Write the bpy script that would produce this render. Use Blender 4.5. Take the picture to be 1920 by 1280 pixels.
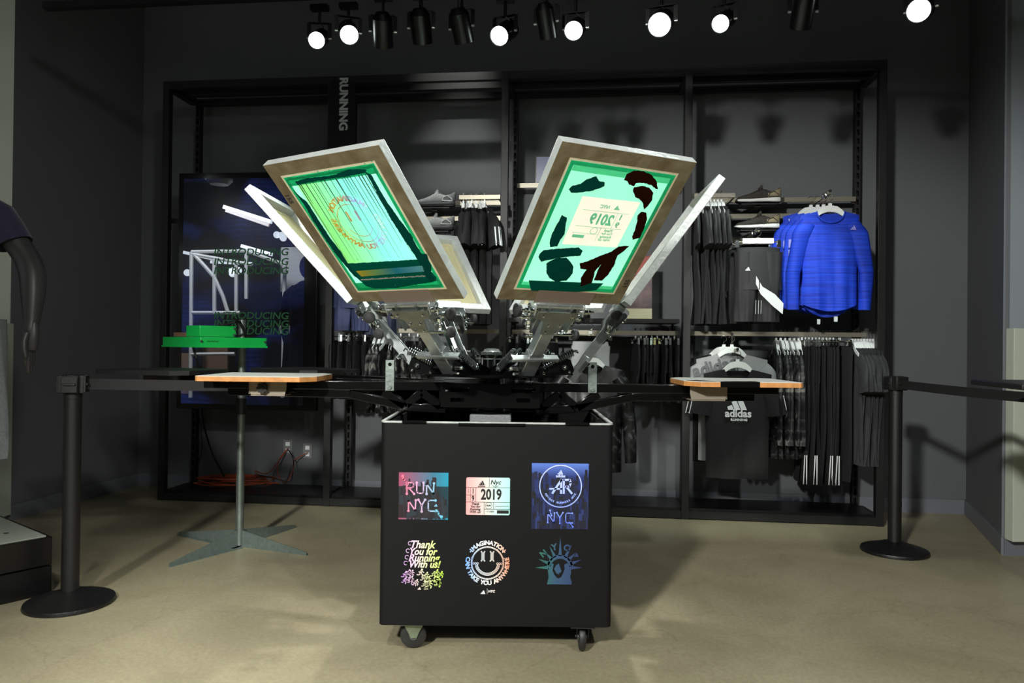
import bpy, bmesh, math, random
from mathutils import Vector, Matrix, Euler
from mathutils.geometry import tessellate_polygon
PI=math.pi; R=math.radians
for o in list(bpy.data.objects): bpy.data.objects.remove(o)
S=bpy.context.scene; COL=S.collection
# ------------------------------------------------------------------ camera
F=1400.0; CAMZ=1.155
cam_d=bpy.data.cameras.new('camera'); cam_d.sensor_width=36; cam_d.lens=36*F/1920
cam=bpy.data.objects.new('camera',cam_d); COL.objects.link(cam)
RM=Matrix.Rotation(R(90.327),3,'X')@Matrix.Rotation(R(.65),3,'Z')
cam.matrix_world=Matrix.Translation((0,0,CAMZ))@RM.to_4x4()
cam_d.clip_start=.05; S.camera=cam
def ray(px,py): return RM@Vector(((px-960)/F,-(py-640)/F,-1))
CO=Vector((0,0,CAMZ))
def at(px,py,Y):
    r=ray(px,py); return CO+r*(Y/r.y)
def onplane(px,py,o,n):
    r=ray(px,py); return CO+r*((o-CO).dot(n)/r.dot(n))
# ------------------------------------------------------------------ world / exposure
w=bpy.data.worlds.new('world'); S.world=w; w.use_nodes=True
w.node_tree.nodes['Background'].inputs[0].default_value=(.8,.9,1,1)
w.node_tree.nodes['Background'].inputs[1].default_value=.012
S.view_settings.view_transform='Standard'; S.view_settings.look='None'
S.view_settings.exposure=0.0; S.view_settings.gamma=1; S.view_settings.use_curve_mapping=False
# ------------------------------------------------------------------ unseen lights: front ceiling spots, then added fill, wall and hub spots
def spot(name,loc,tgt,e,ang=50,blend=.5,size=.04,col=(1,1,.95)):
    l=bpy.data.lights.new(name,'SPOT'); l.energy=e; l.spot_size=R(ang); l.spot_blend=blend; l.shadow_soft_size=size; l.color=col
    o=bpy.data.objects.new(name,l); COL.objects.link(o); o.location=loc
    o.rotation_euler=(Vector(tgt)-Vector(loc)).to_track_quat('-Z','Y').to_euler(); return o
spot('unseen_spot',(-1.8,-1.8,3.3),(.75,3.5,.25),1500,54,.45,.16)
spot('unseen_spot',(1.9,-.8,3.5),(.5,3.0,.4),420,56,.8,.10)
spot('unseen_spot',(-1.0,.4,3.6),(-1.45,2.15,0),520,44,.9,.08)
spot('unseen_spot',(1.6,-1.6,3.7),(-3.1,4.9,.7),330,42,1,.25)  # added fill for the left wall and the mannequin
spot('unseen_spot',(-.45,4.75,3.9),(-.42,5.62,2.25),120,40,1,.04)  # added above the view to make the pool on the back wall
spot('unseen_spot',(.15,3.75,3.9),(-.085,3.12,1.1),260,36,.7,.06)  # added above the view to brighten the hub mechanism
al=bpy.data.lights.new('ambient_fill_area','AREA'); al.shape='RECTANGLE'; al.size=5; al.size_y=3; al.energy=75; al.color=(.92,1,.97)  # unseen area light added behind the camera as ambient fill
alo=bpy.data.objects.new('ambient_fill_area',al); COL.objects.link(alo); alo.location=(0,-2.8,3.95); alo.rotation_euler=(R(20),0,0)
# ------------------------------------------------------------------ materials
def lin(c): return tuple(((v/12.92) if v<=.04045 else ((v+.055)/1.055)**2.4) for v in c)
def rgb(h): 
    h=h.lstrip('#'); return lin([int(h[i:i+2],16)/255 for i in (0,2,4)])
MATS={}
def mat(name,col,rough=.5,metal=0,bump=0,bscale=80,vary=0,vscale=6,emit=None,estr=0,spec=None,coat=0,aniso=None,col2=None,sheen=0):
    if name in MATS: return MATS[name]
    m=bpy.data.materials.new(name); m.use_nodes=True; nt=m.node_tree; N=nt.nodes; L=nt.links
    b=N['Principled BSDF']; c=rgb(col) if isinstance(col,str) else col
    b.inputs['Base Color'].default_value=(*c,1); b.inputs['Roughness'].default_value=rough; b.inputs['Metallic'].default_value=metal
    if spec is not None: b.inputs['Specular IOR Level'].default_value=spec
    if coat: b.inputs['Coat Weight'].default_value=coat; b.inputs['Coat Roughness'].default_value=.08
    if sheen: b.inputs['Sheen Weight'].default_value=sheen
    if emit: b.inputs['Emission Color'].default_value=(*(rgb(emit) if isinstance(emit,str) else emit),1); b.inputs['Emission Strength'].default_value=estr
    if vary or bump:
        tc=N.new('ShaderNodeTexCoord')
    if vary:
        n=N.new('ShaderNodeTexNoise'); n.inputs['Scale'].default_value=vscale; n.inputs['Detail'].default_value=6; n.inputs['Roughness'].default_value=.6
        L.new(tc.outputs['Object'],n.inputs['Vector'])
        r=N.new('ShaderNodeValToRGB'); r.color_ramp.elements[0].position=.3; r.color_ramp.elements[1].position=.7
        c2=(rgb(col2) if col2 else tuple(x*(1-vary) for x in c))
        r.color_ramp.elements[0].color=(*c2,1); r.color_ramp.elements[1].color=(*c,1)
        L.new(n.outputs['Fac'],r.inputs['Fac']); L.new(r.outputs['Color'],b.inputs['Base Color'])
    if bump:
        n2=N.new('ShaderNodeTexNoise'); n2.inputs['Scale'].default_value=bscale; n2.inputs['Detail'].default_value=3
        L.new(tc.outputs['Object'],n2.inputs['Vector'])
        bp=N.new('ShaderNodeBump'); bp.inputs['Strength'].default_value=bump; bp.inputs['Distance'].default_value=.01
        L.new(n2.outputs['Fac'],bp.inputs['Height']); L.new(bp.outputs['Normal'],b.inputs['Normal'])
    MATS[name]=m; return m
def gradmat(name,stops,axis,lo,hi,rough=.5,metal=0,emit=0,axis2=None):
    """colour that runs across the thing's own surface (printed foil)"""
    if name in MATS: return MATS[name]
    m=bpy.data.materials.new(name); m.use_nodes=True; nt=m.node_tree; N=nt.nodes; L=nt.links; b=N['Principled BSDF']
    tc=N.new('ShaderNodeTexCoord'); sp=N.new('ShaderNodeSeparateXYZ'); L.new(tc.outputs['Object'],sp.inputs[0])
    mr=N.new('ShaderNodeMapRange'); mr.inputs['From Min'].default_value=lo; mr.inputs['From Max'].default_value=hi
    L.new(sp.outputs[axis],mr.inputs['Value'])
    r=N.new('ShaderNodeValToRGB'); e=r.color_ramp.elements
    e[0].position=stops[0][0]; e[0].color=(*rgb(stops[0][1]),1); e[1].position=stops[-1][0]; e[1].color=(*rgb(stops[-1][1]),1)
    for p,c in stops[1:-1]:
        x=e.new(p); x.color=(*rgb(c),1)
    L.new(mr.outputs[0],r.inputs['Fac']); L.new(r.outputs['Color'],b.inputs['Base Color']); b.inputs['Roughness'].default_value=rough; b.inputs['Metallic'].default_value=metal
    MATS[name]=m; return m
def transmat(name,col,transp=.15,trans=.6,rough=.5,stops=None,axis=1,lo=0,hi=1):
    """thin mesh cloth: part see-through, part translucent, part diffuse"""
    if name in MATS: return MATS[name]
    m=bpy.data.materials.new(name); m.use_nodes=True; nt=m.node_tree; N=nt.nodes; L=nt.links
    N.remove(N['Principled BSDF']); out=N['Material Output']; c=(*rgb(col),1)
    t=N.new('ShaderNodeBsdfTranslucent'); d=N.new('ShaderNodeBsdfDiffuse'); tr=N.new('ShaderNodeBsdfTransparent')
    for x in (t,d,tr): x.inputs[0].default_value=c
    if stops:
        tc=N.new('ShaderNodeTexCoord'); sp=N.new('ShaderNodeSeparateXYZ'); L.new(tc.outputs['Object'],sp.inputs[0])
        mr=N.new('ShaderNodeMapRange'); mr.inputs['From Min'].default_value=lo; mr.inputs['From Max'].default_value=hi
        L.new(sp.outputs[axis],mr.inputs['Value']); r=N.new('ShaderNodeValToRGB'); e=r.color_ramp.elements
        e[0].position=stops[0][0]; e[0].color=(*rgb(stops[0][1]),1); e[1].position=stops[-1][0]; e[1].color=(*rgb(stops[-1][1]),1)
        for p,cc in stops[1:-1]:
            x=e.new(p); x.color=(*rgb(cc),1)
        L.new(mr.outputs[0],r.inputs['Fac'])
        for x in (t,d,tr): L.new(r.outputs['Color'],x.inputs[0])
    m1=N.new('ShaderNodeMixShader'); m1.inputs[0].default_value=trans; L.new(d.outputs[0],m1.inputs[1]); L.new(t.outputs[0],m1.inputs[2])
    m2=N.new('ShaderNodeMixShader'); m2.inputs[0].default_value=transp; L.new(m1.outputs[0],m2.inputs[1]); L.new(tr.outputs[0],m2.inputs[2])
    L.new(m2.outputs[0],out.inputs['Surface']); MATS[name]=m; return m
M_black=mat('black_powder_coat','141414',.45,0,.15,300)
M_gloss=mat('black_gloss_enamel','080808',.18,0,coat=.5)
M_rack=mat('rack_black_paint','0d0d0d',.5,0,.1,200)
M_spring=mat('dark_spring_steel','7d8484',.25,1)
M_steel=mat('zinc_plated_steel','d2d9d9',.28,.92,vary=.25,vscale=25)
M_chrome=mat('chrome','d6dcdc',.12,1)
M_alu=mat('brushed_aluminium','bcc2c0',.42,.35,.2,60,vary=.22,vscale=14)
M_galv=mat('galvanized_steel','8c9791',.42,.8,.1,60,vary=.3,vscale=30)
M_railm=mat('satin_nickel_bar','8d887a',.4,.6)
M_rubber=mat('dark_rubber','1a1a1a',.7)
M_white=mat('white_plastic','e8ecea',.4)
M_wire=mat('hook_wire','b9b39f',.25,1)
M_wood=mat('plywood_edge','c98a4c',.55,vary=.35,vscale=30)
M_pale=mat('pale_platen_surface','d8ddd8',.5,vary=.08,vscale=8)
M_tapeb=mat('brown_tape','766c54',.55,0,.25,25,vary=.25,vscale=12,col2='57492f')
M_cream=mat('cream_tape_edge','cfc6a6',.6)
M_green=mat('green_enamel','0fae4a',.35,vary=.12,vscale=12)
# ------------------------------------------------------------------ mesh builder
class MB:
    def __init__(s): s.v=[]; s.f=[]; s.m=[]; s.M=Matrix.Identity(4); s.mi=0
    def add(s,vs,fs):
        b=len(s.v); s.v+=[s.M@Vector(v) for v in vs]; s.f+=[[b+i for i in f] for f in fs]; s.m+=[s.mi]*len(fs); return s
    def box(s,c,d,rz=0,X=None):
        X=X or Matrix.Rotation(rz,4,'Z'); X=Matrix.Translation(c)@X
        h=[x/2 for x in d]
        vs=[X@Vector((sx*h[0],sy*h[1],sz*h[2])) for sx in (-1,1) for sy in (-1,1) for sz in (-1,1)]
        return s.add(vs,[(0,1,3,2),(4,6,7,5),(0,4,5,1),(2,3,7,6),(0,2,6,4),(1,5,7,3)])
    def bar(s,a,b,wd,ht,up=(0,0,1)):
        a=Vector(a);b=Vector(b);d=b-a;L=d.length;x=d.normalized();u=Vector(up);y=u.cross(x)
        if y.length<1e-4: y=Vector((0,1,0))
        y.normalize();z=x.cross(y)
        X=Matrix((x,y,z)).transposed().to_4x4()
        return s.box((a+b)/2,(L,wd,ht),X=X)
    def cyl(s,a,b,r,r2=None,n=16,cap=True):
        a=Vector(a);b=Vector(b);r2=r if r2 is None else r2;d=(b-a).normalized()
        t=Vector((0,0,1)) if abs(d.z)<.9 else Vector((1,0,0)); x=d.cross(t).normalized();y=d.cross(x)
        vs=[a+(x*math.cos(q)+y*math.sin(q))*r for q in [2*PI*i/n for i in range(n)]]+[b+(x*math.cos(q)+y*math.sin(q))*r2 for q in [2*PI*i/n for i in range(n)]]
        fs=[(i,(i+1)%n,n+(i+1)%n,n+i) for i in range(n)]
        if cap: fs+=[tuple(range(n))[::-1],tuple(range(n,2*n))]
        return s.add(vs,fs)
    def tube(s,P,r,n=8,cap=True):
        P=[Vector(p) for p in P]; vs=[];fs=[];x=None
        for i,p in enumerate(P):
            d=(P[min(i+1,len(P)-1)]-P[max(i-1,0)]).normalized()
            if x is None:
                t=Vector((0,0,1)) if abs(d.z)<.9 else Vector((1,0,0)); x=d.cross(t).normalized()
            x=(x-d*x.dot(d)).normalized(); y=d.cross(x); rr=r[i] if isinstance(r,(list,tuple)) else r
            vs+=[p+(x*math.cos(2*PI*k/n)+y*math.sin(2*PI*k/n))*rr for k in range(n)]
        for i in range(len(P)-1):
            for k in range(n): fs.append((i*n+k,i*n+(k+1)%n,(i+1)*n+(k+1)%n,(i+1)*n+k))
        if cap: fs+=[tuple(range(n))[::-1],tuple(range((len(P)-1)*n,len(P)*n))]
        return s.add(vs,fs)
    def lathe(s,prof,n=32,X=None):
        X=X or Matrix.Identity(4); vs=[];fs=[]
        for r,z in prof: vs+=[X@Vector((r*math.cos(2*PI*k/n),r*math.sin(2*PI*k/n),z)) for k in range(n)]
        for i in range(len(prof)-1):
            for k in range(n): fs.append((i*n+k,i*n+(k+1)%n,(i+1)*n+(k+1)%n,(i+1)*n+k))
        fs+=[tuple(range(n))[::-1],tuple(range((len(prof)-1)*n,len(prof)*n))]
        return s.add(vs,fs)
    def sphere(s,c,r,n=14,sc=(1,1,1)):
        c=Vector(c);vs=[c+Vector((0,0,-r*sc[2]))];fs=[];m=n//2
        for i in range(1,m):
            t=-PI/2+PI*i/m
            vs+=[c+Vector((r*sc[0]*math.cos(t)*math.cos(2*PI*k/n),r*sc[1]*math.cos(t)*math.sin(2*PI*k/n),r*sc[2]*math.sin(t))) for k in range(n)]
        vs.append(c+Vector((0,0,r*sc[2])));e=len(vs)-1
        for k in range(n): fs.append((0,1+(k+1)%n,1+k)); fs.append((e,e-n+k,e-n+(k+1)%n))
        for i in range(m-2):
            for k in range(n): a=1+i*n; fs.append((a+k,a+(k+1)%n,a+n+(k+1)%n,a+n+k))
        return s.add(vs,fs)
    def prism(s,poly,h,X=None):
        """2-D polygon in local xy, extruded from z=0 to z=h"""
        X=X or Matrix.Identity(4); n=len(poly)
        A=[X@Vector((p[0],p[1],0)) for p in poly]; B=[X@Vector((p[0],p[1],h)) for p in poly]
        tr=tessellate_polygon([[Vector((p[0],p[1],0)) for p in poly]])
        fs=[tuple(t) for t in tr]+[tuple(n+i for i in t[::-1]) for t in tr]+[(i,(i+1)%n,n+(i+1)%n,n+i) for i in range(n)]
        return s.add(A+B,fs)
    def ring(s,ro,ri,h,X=None,n=48,a0=0,a1=2*PI):
        X=X or Matrix.Identity(4);vs=[];fs=[];full=abs(a1-a0-2*PI)<1e-6;m=n if full else n+1
        for k in range(m):
            q=a0+(a1-a0)*k/n;c,t=math.cos(q),math.sin(q)
            vs+=[X@Vector((ro*c,ro*t,0)),X@Vector((ri*c,ri*t,0)),X@Vector((ri*c,ri*t,h)),X@Vector((ro*c,ro*t,h))]
        for k in range(n):
            a=4*k;b=4*((k+1)%m)
            for i in range(4): fs.append((a+i,a+(i+1)%4,b+(i+1)%4,b+i))
        return s.add(vs,fs)
    def text(s,str_,size,X,bold=0,shear=0,align='CENTER',h=.0004,space=1,sx=1):
        c=bpy.data.curves.new('t','FONT'); c.body=str_; c.size=size; c.align_x=align; c.align_y='CENTER'; c.offset=bold; c.shear=shear; c.space_character=space; c.resolution_u=3
        c.extrude=h/2
        o=bpy.data.objects.new('t',c); COL.objects.link(o); dg=bpy.context.evaluated_depsgraph_get(); dg.update()
        me=bpy.data.meshes.new_from_object(o.evaluated_get(dg))
        vs=[X@Vector((v.co.x*sx,v.co.y,v.co.z+h/2)) for v in me.vertices]; fs=[tuple(p.vertices) for p in me.polygons]
        bpy.data.objects.remove(o); bpy.data.curves.remove(c); bpy.data.meshes.remove(me)
        return s.add(vs,fs)
    def build(s,name,m,parent=None,smooth=None,bevel=0,loc=None,rz=None,solid=0,sub=0):
        me=bpy.data.meshes.new(name); me.from_pydata([tuple(v) for v in s.v],[],s.f)
        ms=m if isinstance(m,(list,tuple)) else [m]
        for x in ms: me.materials.append(x)
        if len(ms)>1:
            for p,i in zip(me.polygons,s.m): p.material_index=i
        bm=bmesh.new(); bm.from_mesh(me)
        if bevel or sub: bmesh.ops.remove_doubles(bm,verts=bm.verts,dist=1e-6)
        bmesh.ops.recalc_face_normals(bm,faces=bm.faces); bm.to_mesh(me); bm.free()
        if smooth is None: smooth=40
        if smooth:
            for p in me.polygons: p.use_smooth=True
            me.set_sharp_from_angle(angle=R(smooth))
        o=bpy.data.objects.new(name,me); COL.objects.link(o)
        if parent: o.parent=parent
        if loc is not None: o.location=loc
        if rz is not None: o.rotation_euler=(0,0,rz)
        if bevel:
            b=o.modifiers.new('bevel','BEVEL'); b.width=bevel; b.segments=2; b.limit_method='ANGLE'; b.angle_limit=R(40)
        if solid:
            b=o.modifiers.new('solid','SOLIDIFY'); b.thickness=solid; b.offset=0
        if sub:
            b=o.modifiers.new('sub','SUBSURF'); b.levels=sub; b.render_levels=sub
        return o
def tag(o,label,cat,group=None):
    o['label']=label; o['category']=cat
    if group: o['group']=group
    return o
def thing(name,label,cat,loc=(0,0,0),rz=0,group=None):
    o=bpy.data.objects.new(name,None); COL.objects.link(o); o.location=loc; o.rotation_euler=(0,0,rz); o.empty_display_size=.1
    return tag(o,label,cat,group)
def struct(mb,name,m,**k):
    o=mb.build(name,m,**k); o['kind']='structure'; return o
def copy_tree(o,parent=None):
    c=o.copy(); COL.objects.link(c)
    if parent: c.parent=parent
    for ch in list(o.children): copy_tree(ch,c)
    return c
def T(x,y,z): return Matrix.Translation((x,y,z))
def RX(a): return Matrix.Rotation(R(a),4,'X')
def RY(a): return Matrix.Rotation(R(a),4,'Y')
def RZ(a): return Matrix.Rotation(R(a),4,'Z')
def SC(x,y,z): return Matrix.Diagonal((x,y,z,1))
# bay coordinates: u to the right along the display wall, v away from the viewer
BA=R(-6.45); BO=Vector((-2.55,5.45,0)); BU=Vector((math.cos(BA),math.sin(BA),0)); BV=Vector((-math.sin(BA),math.cos(BA),0))
def B(u,v,z=0): return BO+BU*u+BV*v+Vector((0,0,z))
def bp(px,py,v):
    p=onplane(px,py,B(0,v),BV); return (p-BO).dot(BU),p.z
# ------------------------------------------------------------------ the room
WV=.50
M_wall=mat('dark_grey_wall_paint','5d5f62',.7,0,.12,220,vary=.06,vscale=3)
M_wall2=mat('pale_greenish_wall_paint','b6bdae',.6,0,.1,200)
M_wall3=mat('mid_grey_wall_paint','8b9298',.7,0,.1,200)
M_base=mat('grey_baseboard_paint','6c6e75',.45)
def floor_mat():
    m=bpy.data.materials.new('polished_concrete'); m.use_nodes=True; N=m.node_tree.nodes; L=m.node_tree.links; b=N['Principled BSDF']
    tc=N.new('ShaderNodeTexCoord')
    def noise(sc,det,ro=.6,dist=0):
        n=N.new('ShaderNodeTexNoise'); n.inputs['Scale'].default_value=sc; n.inputs['Detail'].default_value=det; n.inputs['Roughness'].default_value=ro; n.inputs['Distortion'].default_value=dist
        L.new(tc.outputs['Object'],n.inputs['Vector']); return n
    def ramp(src,a,ca,bb,cb):
        r=N.new('ShaderNodeValToRGB'); r.color_ramp.elements[0].position=a; r.color_ramp.elements[0].color=(*ca,1); r.color_ramp.elements[1].position=bb; r.color_ramp.elements[1].color=(*cb,1); L.new(src,r.inputs['Fac']); return r
    r1=ramp(noise(1.3,8,.65,.6).outputs['Fac'],.3,rgb('8a8268'),.72,rgb('a8a084'))
    r2=ramp(noise(60,4).outputs['Fac'],.35,(.82,.82,.82),.65,(1,1,1))
    v=N.new('ShaderNodeTexVoronoi'); v.feature='DISTANCE_TO_EDGE'; v.inputs['Scale'].default_value=1.1
    mx=N.new('ShaderNodeMixRGB'); mx.blend_type='ADD'; mx.inputs[0].default_value=.35; L.new(tc.outputs['Object'],mx.inputs[1]); L.new(noise(2.2,6,.7).outputs['Color'],mx.inputs[2]); L.new(mx.outputs[0],v.inputs['Vector'])
    r3=ramp(v.outputs['Distance'],.0,(.72,.7,.66),.006,(1,1,1))
    a=N.new('ShaderNodeMixRGB'); a.blend_type='MULTIPLY'; a.inputs[0].default_value=1; L.new(r1.outputs[0],a.inputs[1]); L.new(r2.outputs[0],a.inputs[2])
    c=N.new('ShaderNodeMixRGB'); c.blend_type='MULTIPLY'; c.inputs[0].default_value=.6; L.new(a.outputs[0],c.inputs[1]); L.new(r3.outputs[0],c.inputs[2])
    L.new(c.outputs[0],b.inputs['Base Color'])
    rr=N.new('ShaderNodeMapRange'); rr.inputs['To Min'].default_value=.28; rr.inputs['To Max'].default_value=.5; L.new(noise(3,6).outputs['Fac'],rr.inputs['Value']); L.new(rr.outputs[0],b.inputs['Roughness'])
    bu=N.new('ShaderNodeBump'); bu.inputs['Strength'].default_value=.05; L.new(noise(8,4).outputs['Fac'],bu.inputs['Height']); L.new(bu.outputs[0],b.inputs['Normal'])
    return m
M_floor=floor_mat()
struct(MB().box((0,1,-.05),(14,14,.1)),'floor',M_floor)
struct(MB().box((0,1,4.15),(14,14,.1)),'ceiling',mat('dark_ceiling','1c1d1e',.9))
CL=B(-.50,WV); CR=B(5.76,WV)          # wall corners
def wallseg(name,a,b,m,th=.12,z0=0,z1=4.1,side=1):
    a=Vector(a);b=Vector(b);d=(b-a);d.z=0;n=Vector((-d.y,d.x,0)).normalized()*side
    q=MB(); q.prism([(0,0),(d.length,0),(d.length,th),(0,th)],z1-z0,T(a.x,a.y,z0)@Matrix((d.normalized(),n,Vector((0,0,1)))).transposed().to_4x4())
    return struct(q,name,m,smooth=0)
wallseg('wall_back',CL,CR,M_wall)
LB=Vector((-3.2,4.76,0)); RB=Vector((2.80,4.24,0))
wallseg('wall_left',LB,CL,M_wall)
wallseg('wall_right',CR,RB,M_wall,th=.02)
wallseg('wall_left_return',(-6,4.74,0),LB,M_wall2)
wallseg('wall_right_return',RB,(6,4.10,0),M_wall3,th=.02)
wallseg('wall_rear',(6,-5.9,0),(-6,-5.9,0),M_wall)
wallseg('wall_far_left',(-6,-5.9,0),(-6,4.74,0),M_wall)
wallseg('wall_far_right',(6,4.1,0),(6,-5.9,0),M_wall)
# low boxed-out panels at both room edges
struct(MB().box((-3.62,4.68,.655),(.92,.11,1.21)),'trim_1',M_wall2,bevel=.003)
struct(MB().box((2.834,4.195,.69),(.072,.07,1.19)),'trim_2',M_wall2,bevel=.003)
def baseboard(name,a,b,h=.10,side=-1):
    a=Vector(a);b=Vector(b);d=(b-a);d.z=0;n=Vector((-d.y,d.x,0)).normalized()*side
    q=MB(); q.prism([(0,0),(d.length,0),(d.length,.012),(0,.012)],h,T(a.x,a.y,0)@Matrix((d.normalized(),n,Vector((0,0,1)))).transposed().to_4x4())
    return struct(q,name,M_base,smooth=0)
baseboard('baseboard_back',CL,CR)
baseboard('baseboard_left',LB,CL)
baseboard('baseboard_right',CR,RB)
baseboard('baseboard_right_return',RB+Vector((0,-.0,0)),(6,4.10,0))
baseboard('baseboard_left_return',(-6,4.62,0),(-3.16,4.62,0))
# ------------------------------------------------------------------ the press cart (black box on casters)
BX0,BX1=-.488,.384; BYF,BYB=2.80,3.50; BZ0,BZ1=.105,.862
cart=thing('press_cart','large black box cart on casters with six printed graphics on its front','cart',((BX0+BX1)/2,(BYF+BYB)/2,0))
CX,CYc=(BX0+BX1)/2,(BYF+BYB)/2
hw,hd=(BX1-BX0)/2,(BYB-BYF)/2
def rrect(hx,hy,r,n=5):
    P=[]
    for sx,sy,a0 in ((1,1,0),(-1,1,90),(-1,-1,180),(1,-1,270)):
        for k in range(n+1):
            a=R(a0+90*k/n); P.append((sx*(hx-r)+r*math.cos(a),sy*(hy-r)+r*math.sin(a)))
    return P
def shell(mb,hx,hy,r,th,z0,z1):
    A=rrect(hx,hy,r);Bq=rrect(hx-th,hy-th,max(r-th,.002));n=len(A);vs=[];fs=[]
    for P,z in ((A,z0),(A,z1),(Bq,z1),(Bq,z0)): vs+=[(p[0],p[1],z) for p in P]
    for k in range(4):
        for i in range(n): fs.append((k*n+i,k*n+(i+1)%n,((k+1)%4)*n+(i+1)%n,((k+1)%4)*n+i))
    return mb.add(vs,fs)
M_cart=mat('black_vinyl_wrap','0c0c0e',.62,0,.1,350,spec=.2)
M_inner=mat('black_cart_lining','050505',.8)
shell(MB(),hw,hd,.022,.006,BZ0,BZ1).build('body',M_cart,cart)
shell(MB(),hw-.0062,hd-.0062,.016,.012,BZ0,BZ1-.012).build('lining',M_inner,cart)
MB().box((0,0,BZ0+.012),(2*hw-.014,2*hd-.014,.02)).build('floor_panel',M_inner,cart)
M_rim=mat('worn_white_rim_edge','d4dad6',.4,.3,vary=.5,vscale=14)
q=MB(); shell(q,hw+.001,hd+.001,.023,.013,BZ1,BZ1+.006); q.build('rim',M_rim,cart)
# black tape patches lying over the rim
q=MB()
for x,l in ((-.31,.09),(.30,.09)): q.box((x,-hd-.001,BZ1+.004),(l,.018,.008))
q.box((-.02,-hd-.003,BZ1-.003),(.25,.006,.010)); q.build('rim_tape',M_gloss,cart)
for sx in (-1,1):
    q=MB(); q.prism([(-.036,0),(-.03,-.034),(.03,-.034),(.036,0)],.004,T(sx*.212,hd-.02,BZ1-.004)@RX(90))
    for a in (-.022,.022):
        for z in (-.008,-.026): q.cyl((sx*.212+a,hd-.028,BZ1-.004+z),(sx*.212+a,hd-.024,BZ1-.004+z),.004,n=8)
    q.build('hinge_plate',M_black,cart)
# casters
def caster(x,y,rz,steel):
    c=MB(); c.box((0,0,-.002),(.11,.09,.004)); 
    for s in (-1,1):
        c.prism([(-.042,0),(.042,0),(.022,-.035),(.010,-.060),(-.010,-.060),(-.022,-.035)],.003,T(0,s*.020+(.0015 if s<0 else .0015)-.003*(s<0),0)@RX(90))
    c.cyl((0,-.026,-.052),(0,.026,-.052),.006,n=10)
    o=c.build('caster',steel,cart,loc=(x,y,BZ0),rz=rz)
    prof=[(.004,-.014),(.036,-.014),(.047,-.011),(.050,-.005),(.050,.005),(.047,.011),(.036,.014),(.004,.014)]
    MB().lathe(prof,28,T(0,0,-.054)@RX(90)).build('wheel',mat('caster_rubber','222222',.5,vary=.3,vscale=40),o)
    MB().cyl((0,-.017,-.054),(0,.017,-.054),.017,n=16).build('wheel_hub',mat('caster_hub_grey','5a5f5b',.4,.5),o)
    return o
M_castz=mat('olive_zinc_caster','8b9880',.35,.6,vary=.3,vscale=30)
caster(-hw+.125,-hd+.055,R(8),M_castz); caster(hw-.105,-hd+.05,R(88),M_black)
caster(-hw+.125,hd-.08,R(20),M_castz); caster(hw-.105,hd-.08,R(70),M_black)
# ---- printed graphics on the cart front: (x,z) in face coordinates
FO=Vector((0,BYF,0)); FN=Vector((0,1,0))
def fp(px,py):
    p=onplane(px,py,FO,FN); return p.x-CX,p.z
def FX(px,py,lift=.001):
    x,z=fp(px,py); return T(x,-hd-lift,z)@RX(90)
SCF=F/BYF   # px per metre on the face
def logo3(mb,X,s):
    """three slanted bars rising to the right; s = total width"""
    u=s/2.0
    for k,(x0,h) in enumerate(((-.95,.42),(-.42,.82),(.12,1.25))):
        wq=.36
        # bar leaning left, foot flat
        tx=-.42*h
        mb.prism([(u*(x0+.42*0+.25),0),(u*(x0+.25+wq+.12),0),(u*(x0+.25+wq+.12+tx*1.0),u*h),(u*(x0+.25+tx+ .10),u*(h-.16))],.0004,X)
def lines(mb,pts,wd,X,h=.0004,closed=False):
    n=len(pts)
    for i in range(n if closed else n-1):
        a=Vector(pts[i]).to_2d() if len(pts[i])>2 else Vector(pts[i]); b=Vector(pts[(i+1)%n])
        d=(b-a); 
        if d.length<1e-7: continue
        d.normalize(); m=Vector((-d.y,d.x))*wd/2; a2=a-d*wd*.3; b2=b+d*wd*.3
        mb.prism([tuple(a2-m),tuple(b2-m),tuple(b2+m),tuple(a2+m)],h,X)
def stroke(mb,pts,wd,X):   # rounded node-and-tube lettering
    lines(mb,pts,wd,X)
    for p in (pts[0],pts[-1]): mb.ring(wd*.95,wd*.45,.0006,X@T(p[0],p[1],0),n=12)
def tubeletters(mb,word,X,h,wd):
    G={'R':[[(0,0),(0,1),(.55,1),(.6,.75),(.5,.55),(0,.5)],[(.2,.5),(.65,0)]],
       'U':[[(0,1),(0,.2),(.15,.05),(.5,.05),(.6,.2),(.6,1)]],
       'N':[[(0,0),(0,.9)],[(0,.9),(.6,.05)],[(.6,.05),(.65,.95)]],
       'Y':[[(0,1),(.3,.5),(.6,1)],[(.3,.5),(.3,-.05)]],
       'C':[[(.65,.95),(.1,.95),(0,.8),(0,.15),(.1,0),(.65,0)]]}
    x=0
    for ch in word:
        for st in G[ch]: stroke(mb,[((x+a)*h,b*h) for a,b in st],wd,X)
        x+=.88
def panel(name,px0,py0,px1,py1,m,lift=.0008):
    x0,z0=fp(px0,py1);x1,z1=fp(px1,py0)
    return MB().box(((x0+x1)/2,-hd-lift/2,(z0+z1)/2),(x1-x0,lift,z1-z0)).build(name,m,cart)
def skyline(seed,px0,py0,px1,py1,pyt,cols,parent,mats,n=70):
    rr=random.Random(seed); q=MB()
    for k in range(n):
        wpx=rr.uniform(2.5,8); x=rr.uniform(px0,px1-wpx); row=rr.random()**1.0
        top=pyt+row*(py1-pyt-10)+rr.uniform(-9,6); top=max(top,py0+8); bot=min(py1,top+rr.uniform(10,34))
        q.mi=rr.randrange(len(mats)); a=fp(x,bot);b=fp(x+wpx,top); lift=.0009+.0012*row+rr.random()*.0001
        q.box(((a[0]+b[0])/2,-hd-lift,(a[1]+b[1])/2),(b[0]-a[0],.0003,b[1]-a[1]))
    return q.build('city_buildings',mats,parent)
def bgm(name,stops,x0,x1): return gradmat(name,stops,0,x0,x1,.45)
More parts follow.
